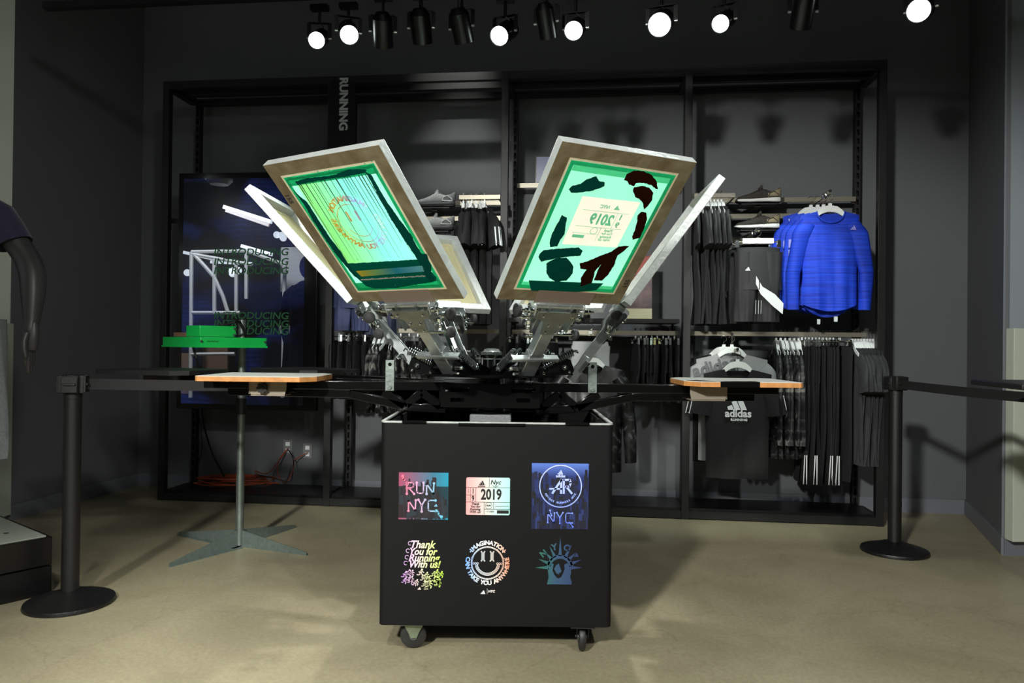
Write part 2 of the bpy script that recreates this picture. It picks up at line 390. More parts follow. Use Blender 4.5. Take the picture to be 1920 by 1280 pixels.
x0,_=fp(747,930);x1,_=fp(841,930)
g1=panel('printed_square',747,886,841,973,bgm('foil_pink_to_cyan',[(0,'9a4260'),(.35,'6e5a74'),(.7,'34708a'),(1,'178aa8')],x0,x1))
g1['label']='square print reading RUN NYC over a pink and cyan skyline'
bm_=[mat('print_dark','121118',.5),mat('print_plum','221722',.5),mat('print_slate','1d2730',.5)]
q=MB(); a=fp(747,973);b=fp(841,905); q.box(((a[0]+b[0])/2,-hd-.0009,(a[1]+b[1])/2-.004),(b[0]-a[0],.0002,b[1]-a[1]-.02)); q.build('city_ground',bgm('foil_city_dark',[(0,'22121c'),(.6,'0e1016'),(1,'093642')],x0,x1),g1)
skyline(1,747,886,841,973,902,None,g1,bm_,90)
q=MB(); lk=MATS
tubeletters(q,'RUN',FX(763,925,.003),21/SCF,2.5/SCF); tubeletters(q,'NYC',FX(766,957,.003),21/SCF,2.5/SCF)
stroke(q,[(0,0),(-.006,.012),(-.014,.018),(-.018,.03)],3/SCF,FX(764,907,.003)); stroke(q,[(0,0),(.008,-.004),(.010,-.016),(.020,-.022)],3/SCF,FX(818,957,.003))
logo3(q,FX(817,949,.003),.016)
q.build('neon_letters',bgm('foil_letters',[(0,'f0566e'),(.4,'cf9fc4'),(.7,'86b8d4'),(1,'2fb8da')],x0,x1),g1)
# 2 badge
x0,_=fp(874,930);x1,_=fp(956,930); cxb,czb=fp(915,930)
q=MB(); q.prism(rrect((x1-x0)/2,35/SCF,.006),.0006,T(cxb,-hd-.0002,czb)@RX(90))
g2=q.build('printed_badge',bgm('foil_badge',[(0,'f2a0a0'),(.35,'e6c6c2'),(.65,'c8e6dc'),(1,'a8e6dc')],x0,x1),cart); g2['label']='pink to mint badge print reading 2019'
q=MB(); X=T(cxb,-hd-.0012,czb)@RX(90); p=1/SCF
for A in ([(-41,16),(41,16)],[(-41,-11),(41,-11)],[(-33,16),(-33,-11)],[(-23,16),(-23,-11)],[(-41,2),(-23,2)],[(2,34),(2,17)],[(-7,-11),(-7,-34)],[(11,-11),(11,-24)],[(-7,-24),(41,-24)],[(14,-18),(39,-18)]):
    lines(q,[(a*p,b*p) for a,b in A],.7*p,X)
q.text('2019',27*p,X@T(6*p,2.5*p,0),bold=.9*p,sx=.72); q.text('1',13*p,X@T(-28*p,9*p,0),bold=.4*p,sx=.8); q.text('9',13*p,X@T(-28*p,-4.5*p,0),bold=.4*p,sx=.8); q.text('1',10*p,X@T(-37*p,9*p,0),bold=.2*p,sx=.5); q.text(':',9*p,X@T(-37*p,-4*p,0))
logo3(q,X@T(-12*p,21*p,0),13*p); q.text('adidas',5.6*p,X@T(-12*p,19*p,0),bold=.15*p)
q.text('Nyc',12*p,X@T(14*p,26*p,0),bold=.2*p,shear=.2); lines(q,[(8*p,20*p),(14*p,17*p),(20*p,20*p)],.8*p,X)
for i,t in enumerate(('Thank','You for','Running','With us!')): q.text(t,6*p,X@T(-24*p,(-14.5-5*i)*p,0),bold=.2*p,shear=.3)
q.ring(6.5*p,5.9*p,.0004,X@T(1.5*p,-17.5*p,0),n=24); q.text('RUN',4*p,X@T(1.5*p,-17.5*p,0),bold=.2*p)
q.prism([(17*p,-26*p),(39*p,-26*p),(39*p,-32*p),(17*p,-32*p)],.0004,X)
for k in range(7): q.prism([(((-2+k*2))*p,-27*p),((-2+k*2+(1.2 if k>2 else .6))*p,-27*p),((-2+k*2+(1.2 if k>2 else .6))*p,-30*p),((-2+k*2)*p,-30*p)],.0004,X)
q.build('badge_lettering',mat('print_black_ink','141416',.5),g2)
# 3 AR
x0,_=fp(996,930);x1,_=fp(1104,930)
g3=panel('printed_poster',996,869,1104,991,gradmat('foil_blue_sky',[(0,'0c1230'),(.3,'111a44'),(.8,'1c2a66'),(1,'5474c6')],2,fp(1000,991)[1],fp(1000,869)[1],.45)); g3['label']='blue city print with an AR emblem in a ring above NYC'
bm3=[mat('print_navy','0b0e22',.5),mat('print_navy_mid','131a3c',.5),mat('print_blue_mid','202e62',.5),mat('print_blue_dim','080a16',.5)]
skyline(5,996,869,1104,991,888,None,g3,bm3,150)
q=MB(); c=fp(1051,911); X=T(c[0],-hd-.0032,c[1])@RX(90)
q.ring(40*p,38*p,.0004,X,n=64); logo3(q,X@T(-1*p,22*p,0),13*p); q.text('adidas',7*p,X@T(0,19*p,0),bold=.3*p)
lines(q,[(-15*p,-13*p),(2*p,13*p)],4*p,X);lines(q,[(1*p,13*p),(1*p,-13*p)],4*p,X);lines(q,[(-20*p,-5*p),(2*p,-5*p)],3*p,X)
lines(q,[(6*p,-13*p),(6*p,12*p),(17*p,12*p),(19*p,7*p),(17*p,0),(8*p,-1*p)],3.6*p,X);lines(q,[(11*p,-1*p),(21*p,-13*p)],3.8*p,X)
s='ADIDAS RUNNERS NYC'
for k,ch in enumerate(s):
    a=R(-90+ (k-8.5)*7.2); q.text(ch,5*p,X@T(31*p*math.cos(a),31*p*math.sin(a),0)@Matrix.Rotation(a+PI/2,4,'Z'),bold=.2*p)
tubeletters(q,'NYC',FX(1027,979,.0032),19*p,1.6*p); stroke(q,[(0,0),(-.004,.012),(-.006,.02)],1.6*p,FX(1034,966,.0032)); stroke(q,[(0,0),(.006,-.008),(.012,-.016)],1.6*p,FX(1068,979,.0032))
q.build('emblem',gradmat('foil_blue_letters',[(0,'5a78ff'),(.5,'9fb4ff'),(1,'c4ccff')],2,fp(1000,991)[1],fp(1000,869)[1],.4),g3)
# 4 Thank you
x0,_=fp(753,1050);x1,_=fp(831,1050)
M4=bgm('foil_violet_to_lime',[(0,'c99ae6'),(.3,'e9c6dc'),(.6,'e6e6b0'),(1,'c8f04a')],x0,x1)
q=MB(); g4=None
for i,(t,px,py,sz) in enumerate((('Thank',791,1021,20),('You for',792,1034,18),('Running',794,1046,19),('With us!',795,1058,18))):
    q=MB(); q.text(t,sz*p,FX(px,py,.0006),bold=.45*p,shear=.3,sx=.92); g4=q.build('printed_lettering',M4,cart)
q=MB()
for px,py in ((769,1018),(765,1032),(763,1044),(761,1055)):
    q.ring(4*p,3*p,.0004,FX(px,py,.0006),n=14,a0=.6,a1=5.2)
logo3(q,FX(786,1105,.0006),8*p); q.text('NYC',4*p,FX(799,1104,.0006))
g4=q.build('lettering_flourishes',M4,cart)
q=MB(); rr=random.Random(4)
for k in range(26):
    px=rr.uniform(756,828);py=rr.uniform(1072,1099); X=FX(px,py,.0006)
    # a small running figure: head, leaning body, arm and legs
    s=rr.uniform(.8,1.2)*p; q.ring(1.6*s,.05*s,.0004,X@T(1*s,6*s,0),n=8)
    lines(q,[(0,4*s),(-1.5*s,0)],3*s,X);lines(q,[(-4*s,2*s),(0,3.5*s),(4*s,1.5*s)],1.3*s,X);lines(q,[(-1.5*s,0),(2.5*s,-2*s),(1*s,-5*s)],1.6*s,X);lines(q,[(-1.5*s,0),(-4*s,-2.5*s),(-7*s,-2*s)],1.6*s,X)
q.build('runner_figures',M4,g4)
# 5 ring face
c=fp(914,1055); X=T(c[0],-hd-.0006,c[1])@RX(90); x0,x1=c[0]-43*p,c[0]+43*p
q=MB(); 
CW={'I':.45,' ':.55,'M':1.25,'W':1.35,'E':.85,'T':.9,'Y':.95}
def arcpos(s,step):
    w_=[CW.get(c_,1.0)*step for c_ in s]; tot=sum(w_); p_=-tot/2; out=[]
    for x_ in w_: out.append(p_+x_/2); p_+=x_
    return out
def arctext(q,s,r,a_mid,step,size,X,bold,flip=1):
    for ch,ps_ in zip(s,arcpos(s,step)):
        a=R(a_mid-flip*ps_); q.text(ch,size,X@T(r*math.cos(a),r*math.sin(a),0)@Matrix.Rotation(a-flip*PI/2,4,'Z'),bold=bold)
arctext(q,'IMAGINATION',37.5*p,90,11.6,11*p,X,.45*p); arctext(q,'CAN TAKE YOU ANYWHERE',37.5*p,-90,11.0,11*p,X,.45*p,-1)
q.ring(31*p,29.6*p,.0004,X,n=48); q.ring(29*p,28.4*p,.0004,X,n=48)
for k in range(10):
    a=2*PI*k/10+.3; q.ring(1.8*p,1*p,.0004,X@T(30*p*math.cos(a),30*p*math.sin(a),0),n=10)
for sx in (-8.5,8.5):
    for d in (-2.4,-.8,.8,2.4): lines(q,[((sx+d)*p,5*p),((sx+d)*p,20*p)],.8*p,X)
    for d in (-3,3):
        for z in (4,21): q.ring(1.4*p,.7*p,.0004,X@T((sx+d)*p,z*p,0),n=8)
for ro in (23,21,19): q.ring((ro+.5)*p,(ro-.5)*p,.0004,X,n=30,a0=R(190),a1=R(350))
for sx in (-1,1):
    for d in (-3.5,0,3.5): q.ring(2*p,1.2*p,.0004,X@T((sx*22+d)*p,-1*p,0),n=10)
for a in (147,33): q.ring(1.4*p,.1*p,.0004,X@T(38*p*math.cos(R(a)),38*p*math.sin(R(a)),0),n=8)
logo3(q,X@T(-8*p,-58*p,0),11*p); lines(q,[(0,-48*p),(0,-58*p)],.5*p,X); q.text('NYC',6*p,X@T(8*p,-53*p,0),bold=.2*p,shear=.2)
g5=q.build('printed_ring_face',bgm('foil_blue_white_rust',[(0,'5aa0ff'),(.3,'dfeaf6'),(.6,'f3ece6'),(1,'e08a60')],x0,x1),cart); g5['label']='smiling face print ringed by the words IMAGINATION CAN TAKE YOU ANYWHERE'
# 6 statue head
c=fp(1050,1060); X=T(c[0],-hd-.0006,c[1])@RX(90)
q=MB()
for a,l in ((180,50),(160,47),(137,42),(118,46),(90,58),(62,50),(42,44),(20,46),(1,45)):
    a=R(a); o=(0,2); b0=22; d=Vector((math.cos(a),math.sin(a))); m=Vector((-d.y,d.x))
    A=d*b0+m*3.6;Bb=d*b0-m*3.6;Cc=d*l
    q.prism([(v.x*p*.93,(v.y-4)*p) for v in (A,Bb,Cc)],.0004,X)
q.ring(25*p,18*p,.0004,X@T(0,-5*p,0),n=24,a0=R(10),a1=R(170))
q.prism([(x*p,y*p) for x,y in ((-23,-7),(-16,4),(-12,3),(-14,-9),(-10,-18),(-4,-24),(2,-22),(6,-14),(9,-6),(8,2),(14,5),(20,-2),(21,-14),(19,-20),(22,-30),(22,-35),(-24,-35),(-21,-22))],.0004,X)
q.prism([(x*p,y*p) for x,y in ((-7,1),(-2,4),(0,-3),(3,-10),(0,-14),(-3,-13),(-1,-17),(-7,-14),(-11,-6))],.0004,X@T(0,0,.0003))
q.text('N',16*p,X@T(-31*p,22*p,0)@RZ(38),bold=.6*p);q.text('Y',16*p,X@T(-11*p,34*p,0)@RZ(12),bold=.6*p);q.text('C',16*p,X@T(12*p,33*p,0)@RZ(-14),bold=.6*p);logo3(q,X@T(30*p,17*p,0),11*p)
g6=q.build('printed_statue_head',gradmat('foil_green_to_navy',[(0,'24684e'),(.45,'2b4a68'),(1,'242c5a')],0,c[0]-45*p,c[0]+40*p,.5),cart); g6['label']='dim crowned statue head print with the letters NYC'
# ------------------------------------------------------------------ the press
PC=Vector((-.085,3.14,0)); AZ0=-2.3
press=thing('screen_printing_press','six-arm manual screen printing press rising from the black cart','printing press',(PC.x,PC.y,.127))
def pz(z): return z-.127
M_pgrey=mat('grey_hammered_paint','6b6d6f',.4,0,.3,250)
MB().box((0,-.0,pz(.50)),(.17,.17,.746)).build('pedestal',M_pgrey,press,bevel=.006)
q=MB(); q.cyl((0,0,pz(.873)),(0,0,pz(.885)),.084,n=40); q.cyl((0,0,pz(.885)),(0,0,pz(1.03)),.055,n=32); q.cyl((0,0,pz(.895)),(0,0,pz(.905)),.08,n=40)
q.build('bearing_column',M_gloss,press)
# slotted side plates of the table carriage
def slotplate(w_,h_,slots,th):
    """vertical plate in local xz with rounded slots cut as frames of strips"""
    q=MB(); xs=sorted({-w_/2,w_/2}|{s[0]-s[2]/2 for s in slots}|{s[0]+s[2]/2 for s in slots}); zs=sorted({0,h_}|{s[1]-s[3]/2 for s in slots}|{s[1]+s[3]/2 for s in slots})
    for i in range(len(xs)-1):
        for j in range(len(zs)-1):
            cx=(xs[i]+xs[i+1])/2; cz=(zs[j]+zs[j+1])/2
            if any(abs(cx-s[0])<s[2]/2 and abs(cz-s[1])<s[3]/2 for s in slots): continue
            q.box((cx,0,cz),(xs[i+1]-xs[i],th,zs[j+1]-zs[j]))
    return q
sl=[(-.133,.070,.095,.018),(.133,.070,.095,.018),(-.133,.030,.055,.016),(.133,.030,.055,.016)]
for y in (-.13,.13):
    q=slotplate(.40,.096,sl,.005); q.build('carriage_plate',M_gloss,press,loc=(0,y,pz(.905)))
q=MB(); q.cyl((0,0,pz(.900)),(0,0,pz(.905)),.09,n=40); q.cyl((0,0,pz(1.0)),(0,0,pz(1.004)),.20,n=40); q.build('carriage_disc',M_gloss,press)
q=MB(); q.cyl((0,0,pz(1.03)),(0,0,pz(1.037)),.30,n=6)
q.cyl((0,0,pz(1.018)),(0,0,pz(1.03)),.07,n=30); q.cyl((0,0,pz(1.037)),(0,0,pz(1.106)),.050,n=32); q.build('head_carousel',M_gloss,press)
q=MB(); q.cyl((0,0,pz(1.106)),(0,0,pz(1.116)),.064,n=36); q.build('cap_disc',mat('bronze_black_disc','2a261c',.25,.6),press)
q=MB(); q.ring(.066,.049,.003,T(0,0,pz(1.098))); q.build('hub_ring',M_alu,press)
q=MB(); q.lathe([(.040,pz(1.116)),(.040,pz(1.128)),(.032,pz(1.134)),(.030,pz(1.140)),(.012,pz(1.142))],32)
for k in range(20):
    a=2*PI*k/20; q.cyl((.040*math.cos(a),.040*math.sin(a),pz(1.117)),(.040*math.cos(a),.040*math.sin(a),pz(1.129)),.005,n=6)
q.build('tension_nut',M_alu,press)
def wingnut(X):
    q=MB(); q.M=X; q.cyl((0,0,0),(0,0,.014),.006,n=10)
    for s in (-1,1): q.prism([(s*.004,0),(s*.014,.004),(s*.018,.014),(s*.012,.016),(s*.004,.008)],.003,T(0,0,.006))
    q.cyl((0,0,-.008),(0,0,0),.008,n=6); return q
# pallet arms
def pallet_arm(az,r0,r1,pal,stop=True,tilt=0,dark=False):
    """pal=(rmin,rmax,halfwidth)"""
    q=MB(); q.bar((r0,0,pz(.982)),(r1,0,pz(.982)),.05,.036)
    # truss plate below
    for y in (-.018,.018):
        P=[(r0,-.016),(r0,-.098),(r0+.10,-.098),(r0+.30,-.060),(r0+.55,-.040),(r1-.05,-.026),(r1-.05,-.016)]
        q.prism(P,.004,T(0,y+.002,pz(.982))@RX(90)) if dark else None
    if not dark:
        for y in (-.020,.020):
            for a,b_ in (((r0,-.095),(r0+.16,-.088)),((r0+.16,-.088),(r0+.40,-.036)),((r0+.01,-.02),(r0+.01,-.095)),((r0+.02,-.088),(r0+.10,-.025)),((r0+.10,-.025),(r0+.17,-.085)),((r0+.17,-.085),(r0+.26,-.025)),((r0+.40,-.036),(r1-.1,-.030))):
                q.bar((a[0],y,pz(.982)+a[1]),(b_[0],y,pz(.982)+b_[1]),.004,.034)
    q.box((r0,0,pz(.945)),(.006,.06,.11))
    arm=q.build('pallet_arm',M_gloss,press,rz=R(az),bevel=.003)
    if stop:
        sg_=1 if abs(az-180)<1 else -1
        for y in (.030*sg_,):
            s=MB(); rs=r0+.232
            s.prism([(rs-.018,pz(.962)),(rs+.018,pz(.962)),(rs+.018,pz(1.090)),(rs-.018,pz(1.090))],.004,T(0,y+.002,0)@RX(90)); s.box((rs+.016*(-sg_),y-.014*sg_,pz(1.045)),(.003,.030,.085)); s.box((rs,y-.028*sg_,pz(1.045)),(.032,.004,.085))
            s.cyl((rs,y,pz(.975)),(rs,y+.008*sg_,pz(.975)),.009,n=6)
            ob=s.build('stop_bracket',M_galv,arm,bevel=.001)
            MB().cyl((rs,y+.0022*sg_,pz(1.072)),(rs,y+.0036*sg_,pz(1.072)),.0075,n=12).build('bracket_hole',M_gloss,arm)
    for z in (.965,.925):
        for y in ((.045 if abs(az-180)<1 else -.045),): 
            wingnut(T(r0-.006,y,pz(z))@RY(-90)@RZ(20)).build('wing_nut',M_chrome,arm)
    return arm
def pallet(arm,r0,r1,hw_,top,edge,neckr=0):
    ch=.05
    P=[(r1,-hw_+.01),(r1-.01,-hw_),(r0+ch,-hw_),(r0,-hw_+ch*1.4),(r0,hw_-ch*1.4),(r0+ch,hw_),(r1-.01,hw_),(r1,hw_-.01)][::-1]
    q=MB(); q.prism(P,.019,T(0,0,pz(1.002))); o=q.build('pallet',edge,arm,smooth=0)
    q=MB(); q.prism([(x if True else x,y) for x,y in P],.0015,T(0,0,pz(1.021))); q.build('pallet_top',top,o,smooth=0)
    return o
aL=pallet_arm(180,.19,1.20,None); pl=pallet(aL,.70,1.165,.20,M_pale,M_wood)
aR=pallet_arm(0,.19,1.20,None);  pr=pallet(aR,.78,1.235,.20,M_pale,M_wood)
def palbracket(arm,rc,half,label=None,knob=True,flip=1):
    q=MB(); y=-.105*flip
    q.prism([(-half,0),(half,0),(half,-.033),(half-.006,-.056),(-half+.006,-.056),(-half,-.033)],.004,T(rc,y,pz(1.001))@RX(90))
    q.box((rc,0,pz(1.0)-.058),(2*half-.012,.21,.004)); q.box((rc+half,0,pz(.972)),(.004,.21,.05))
    o=q.build('pallet_bracket',mat('beige_enamel','93897a',.45,.2),arm)
    if knob:
        k=MB(); k.cyl((rc,y-.005,pz(.973)),(rc,y-.022*flip-.005,pz(.973)),.007,n=10)
        n=16; 
        P=[((.019+.002*math.cos(7*2*PI*i/56))*math.cos(2*PI*i/56),(.019+.002*math.cos(7*2*PI*i/56))*math.sin(2*PI*i/56)) for i in range(56)]
        k.prism(P,.014,T(rc,y-.012,pz(.973))@RX(90)); k.build('clamp_knob',M_rubber,arm)
    return o
# for the left arm local x points left, so the viewer side is +y
def flipfix(): pass
palbracket(aL,.905,.075,flip=-1,knob=False)
k=MB(); P=[((.0205+.002*math.cos(7*2*PI*i/56))*math.cos(2*PI*i/56),(.0205+.002*math.cos(7*2*PI*i/56))*math.sin(2*PI*i/56)) for i in range(56)]
k.prism(P,.016,T(.922,.129,pz(.973))@RX(90)); k.cyl((.922,.105,pz(.973)),(.922,.132,pz(.973)),.008,n=10); k.build('clamp_knob',M_rubber,aL)
palbracket(aR,.885,.075,knob=False)
q=MB(); q.box((.86,-.1005,pz(1.0115)),(.003,.001,.001)); 
# black tape patch on the right pallet edge and the dark worn corner
q=MB(); q.box((.985,-.2005,pz(1.0118)),(.155,.003,.0215)); q.box((.985,-.17,pz(1.0232)),(.155,.06,.0012)); q.prism([(.787,-.13),(.83,-.186),(.90,-.17),(.84,-.09)],.001,T(0,0,pz(1.0226))); q.build('black_tape',M_gloss,aR)
M_darkpal=mat('black_pallet_rubber','151515',.5)
aB=pallet_arm(141,.19,1.45,None,stop=False,dark=True); o=pallet(aB,1.03,1.52,.19,M_darkpal,M_darkpal)
aC=pallet_arm(163,.19,1.78,None,stop=False,dark=True); o=pallet(aC,1.42,1.90,.20,M_darkpal,M_darkpal)
# ---- print heads
TILT=[44.5,46.5,54,45.5,44,47]
RS,ZS=.55,1.313   # inner lower edge of every screen frame
def coil(mb,a,b,r,turns,wr,n=10):
    a=Vector(a);b=Vector(b);d=(b-a);L=d.length;d.normalize();t=Vector((0,0,1)) if abs(d.z)<.9 else Vector((1,0,0));x=d.cross(t).normalized();y=d.cross(x)
    P=[a+d*(L*i/(turns*n))+(x*math.cos(2*PI*i/n)+y*math.sin(2*PI*i/n))*r for i in range(turns*n+1)]
    return mb.tube(P,wr,5)
def bolt(mb,c,ax,r=.006,h=.006):
    c=Vector(c);ax=Vector(ax).normalized(); mb.cyl(c-ax*h*.5,c+ax*h*.3,r*1.3,n=12); mb.cyl(c,c+ax*h,r,n=6)
def head(k):
    az=-120+60*k+AZ0; t=TILT[k]
    q=MB()
    for y in (-.052,.052):
        q.prism([(.07,0),(.335,0),(.345,.02),(.33,.062),(.27,.082),(.22,.060),(.10,.028)],.004,T(0,y+.002,pz(1.037))@RX(90))
    q.box((.24,0,pz(1.039)),(.20,.12,.004)); h=q.build('print_head',M_gloss,press,rz=R(az))
    q=MB(); q.cyl((.305,-.062,pz(1.068)),(.305,.062,pz(1.068)),.006,n=12)
    for s in (-1,1):
        for (r_,z_,rad) in ((.305,1.068,.011),(.275,1.098,.011),(.325,1.048,.007)): q.cyl((r_,s*.054,pz(z_)),(r_,s*.066,pz(z_)),rad,n=12); q.sphere((r_,s*.067,pz(z_)),rad*.75,10)
    q.build('pivot_bolts',M_chrome,h)
    # tilting assembly: origin on pivot, x along the lifted arm
    px_,pz_=RS,pz(ZS); L=.385; t_=R(t)
    ox,oz=px_-L*math.cos(t_),pz_-L*math.sin(t_)
    X=T(ox,0,oz)@RY(-t)
    q=MB(); q.M=X
    # channel section arm: web below, two flanges
    q.box((.075,0,-.014),(.12,.060,.004)); 
    for s in (-1,1): q.box((.075,s*.030,.002),(.12,.004,.034))
    q.box((.20,0,-.014),(.19,.048,.004))
    for s in (-1,1): q.box((.20,s*.024,.004),(.19,.004,.036))
    q.box((.112,0,-.021),(.012,.20,.004)); q.box((.118,0,-.010),(.004,.20,.022))
    q.build('lift_arm',M_steel,h,bevel=.001)
    q=MB(); q.M=X
    q.prism([(.245,-.035),(.305,-.045),(.325,-.085),(.352,-.085),(.352,.085),(.325,.085),(.305,.045),(.245,.035)],.004,T(0,0,-.022))
    q.box((.338,0,.004),(.004,.15,.05)); 
    for s in (-1,1):
        q.prism([(.25,-.02),(.36,-.02),(.385,.005),(.36,.035),(.30,.035),(.25,.01)],.003,T(0,s*.074+.0015,0)@RX(90))
        q.prism([(.335,-.018),(.380,-.030),(.372,.03)],.003,T(0,s*.045+.0015,0)@RX(90))
    q.build('head_bracket',mat('steel_plate','969b97',.28,.9,vary=.3,vscale=18),h,bevel=.001)
    def sub_(name,fn):
        q=MB(); q.M=X; fn(q); q.build(name,M_chrome,h)
    for a,b_ in ((.258,-.022),(.258,.022),(.292,-.024),(.292,.024),(.335,-.06),(.335,.06)): sub_('bolt',lambda q:bolt(q,(a,b_,-.022),(0,0,-1),.005,.007))
    for s in (-1,1):
        sub_('bolt',lambda q:bolt(q,(.37,s*.048,-.008),(0,s,0),.006,.006)); sub_('bolt',lambda q:bolt(q,(.352,s*.048,.01),(0,s,0),.006,.006))
        sub_('registration_screw',lambda q:(q.cyl((.30,s*.074,.012),(.30,s*.135,.012),.006,n=10), q.cyl((.30,s*.112,.012),(.30,s*.124,.012),.013,n=12), q.cyl((.30,s*.09,.012),(.30,s*.098,.012),.011,n=6)))
        sub_('registration_screw',lambda q:(q.cyl((.352,s*.08,-.012),(.352,s*.150,-.012),.005,n=10), q.cyl((.352,s*.105,-.012),(.352,s*.120,-.012),.012,n=12), q.cyl((.352,s*.126,-.012),(.352,s*.134,-.012),.009,n=6)))
        sub_('link_rod',lambda q:(q.cyl((.262,s*.085,.0),(.345,s*.100,.02),.0045,n=8), q.cyl((.278,s*.087,.004),(.290,s*.089,.008),.011,n=12), q.cyl((.318,s*.094,.012),(.330,s*.097,.016),.011,n=12), q.sphere((.262,s*.085,0),.010,10), q.sphere((.345,s*.100,.02),.010,10)))
    sub_('stop_rod',lambda q:q.cyl((.235,.03,-.008),(.235,.115,-.008),.007,n=10))
    q=MB(); q.M=X
    q.cyl((.368,-.105,-.004),(.368,.105,-.004),.011,n=14); q.box((.362,0,-.006),(.038,.20,.004)); q.box((.378,0,.018),(.004,.20,.050)); q.box((.404,0,.0345),(.055,.20,.004))
    for s in (-1,1): q.prism([(.34,-.03),(.380,-.018),(.380,.040),(.350,.040)],.004,T(0,s*.10+.002,0)@RX(90))
    q.build('screen_clamp',M_steel,h,bevel=.001)
    for s,(a,c_) in ((1,(.305,.0)),(-1,(.33,.0)),(1,(.235,-.008))):
        q=MB(); q.M=X
        if a==.235: q.lathe([(.004,0),(.018,.0),(.022,.006),(.020,.016),(.008,.022)],18,T(a,.115,c_)@RX(-90))
        else: q.lathe([(.006,0),(.020,.002),(.025,.010),(.024,.020),(.012,.026)],20,T(a,s*.135,c_+.012)@RX(-90*s))
        q.build('adjust_knob',M_rubber,h)
    # springs from the hub plate up to the lifted arm
    for s in (-1,1):
        A=Vector((.212,s*.072,pz(1.066))); E=Vector((.345,s*.072,pz(1.134)))
        # spring runs from hub ear to arm
        q=MB(); d=(E-A).normalized(); A2=A; coil(q,A2+d*.006,E-d*.004,.0140,15,.0027,9); q.tube([A2-d*.02,A2+d*.012],.0035,6); q.tube([E-d*.01,E+d*.010,E+d*.016+Vector((0,0,-.014))],.0035,6); q.build('coil_spring',M_spring,h)
    return h
for k in range(6): head(k)
# ---- screens
LW,LL,LT=.508,.605,.031
MESH={}
def screen_root(k,label):
    az=-120+60*k+AZ0; e=Vector((math.cos(R(az)),math.sin(R(az)),0))
    o=thing('printing_screen',label,'printing screen',PC+e*RS+Vector((0,0,ZS)),0,None)
    o.rotation_euler=(RZ(az)@RY(-TILT[k])).to_euler(); return o
def frame_mb(rw=.040):
    q=MB(); h=LW/2
    def rail(P): 
        q.prism(P,LT)
    rail([(0,-h),(LL,-h),(LL-rw,-h+rw),(rw,-h+rw)]); rail([(LL,-h),(LL,h),(LL-rw,h-rw),(LL-rw,-h+rw)])
    rail([(LL,h),(0,h),(rw,h-rw),(LL-rw,h-rw)]); rail([(0,h),(0,-h),(rw,-h+rw),(rw,h-rw)]); return q
def picture_frame(mb,x0,x1,y0,y1,wd,z,h):
    mb.box(((x0+x1)/2,y0+wd/2,z),(x1-x0,wd,h)); mb.box(((x0+x1)/2,y1-wd/2,z),(x1-x0,wd,h))
    mb.box((x0+wd/2,(y0+y1)/2,z),(wd,y1-y0-2*wd,h)); mb.box((x1-wd/2,(y0+y1)/2,z),(wd,y1-y0-2*wd,h))
M_mint=transmat('white_screen_mesh','f2f6ee',.06,.72)
M_coat=transmat('mint_coating','ccf8ec',.10,.78)
M_emul=transmat('green_emulsion','3cc79c',.05,.7)
M_emul2=transmat('teal_emulsion','8fe6c8',.05,.7)
M_ink=transmat('dark_teal_ink','0b5248',.0,.5)
M_ink2=transmat('brown_black_ink','2e140c',.0,.4)
M_ink3=transmat('deep_green_ink','0a6a55',.0,.6)
M_pink=transmat('pale_stencil','efeee6',.06,.72)
M_palemesh=transmat('cream_screen_mesh','dfdcb8',.05,.6)
M_lilac=transmat('lilac_ink_streak','8f86e0',.0,.5)
def base_screen(k,label,mesh_mat,taped=True):
    r=screen_root(k,label); h=LW/2
    frame_mb().build('frame',M_alu,r,smooth=0,bevel=.0015)
    q=MB(); q.box((LL/2,0,.0003),(LL-.05,LW-.05,.0005)); m=q.build('mesh',mesh_mat,r,smooth=0)
    if taped:
        q=MB(); picture_frame(q,.001,LL-.001,-h+.001,h-.001,.046,-.0006,.0008); q.build('tape_border',M_tapeb,r,smooth=0)
        q=MB(); picture_frame(q,.044,LL-.044,-h+.044,h-.044,.011,-.0005,.0006); q.build('tape_edge',M_cream,r,smooth=0)
        q=MB(); q.box((.020,0.01,-.0016),(.058,.235,.001)); q.box((-.0006,.01,.012),(.001,.235,.026)); q.build('tape_patch',mat('mauve_brown_tape','6f6055',.5),r,smooth=0)
    return r,m
s0,mesh0=base_screen(0,'big screen leaning left with a mint print area bordered by black ink smears','' and None or M_mint)
s1,mesh1=base_screen(1,'big screen leaning right with dark ink blobs and a mirrored 2019 badge',M_mint)
s2,_=base_screen(2,'thin silver screen seen edge-on, leaning right behind the blob-covered screen',M_palemesh,False)
s5,mesh5=base_screen(5,'thin silver screen seen edge-on, leaning left with violet ink streaks',M_palemesh,False)
s4,_=base_screen(4,'small silver screen showing behind the left big screen near the hanging tops',M_palemesh,False)
s3,_=base_screen(3,'silver screen almost hidden behind the right big screen, above the hub',M_palemesh,False)
for s_ in (s2,s5,s4,s3):
    q=MB(); picture_frame(q,.041,LL-.041,-LW/2+.041,LW/2-.041,.022,.0014,.0012); q.build('mesh_edge',transmat('ivory_glue_band','cfcaa8',.0,.5),s_,smooth=0)
q=MB(); rr=random.Random(3)
for i in range(16):
    x=.12+.025*i; q.prism([(x,.19-rr.random()*.03),(x+.02,.21),(x+.05,.205-rr.random()*.03),(x+.03,.15-rr.random()*.05)],.0006,T(0,0,.002))
q.build('ink_streaks',M_lilac,s5)
def inframe(k,root):
    bpy.context.view_layer.update()
    Mi=root.matrix_world.inverted(); n=(root.matrix_world.to_3x3()@Vector((0,0,1))).normalized(); o=root.matrix_world.translation
    def f(px,py):
        p=Mi@onplane(px,py,o,n); return (p.x,p.y)
    return f
def crop(f): return lambda a,b: f
l0=inframe(0,s0); l1=inframe(1,s1)
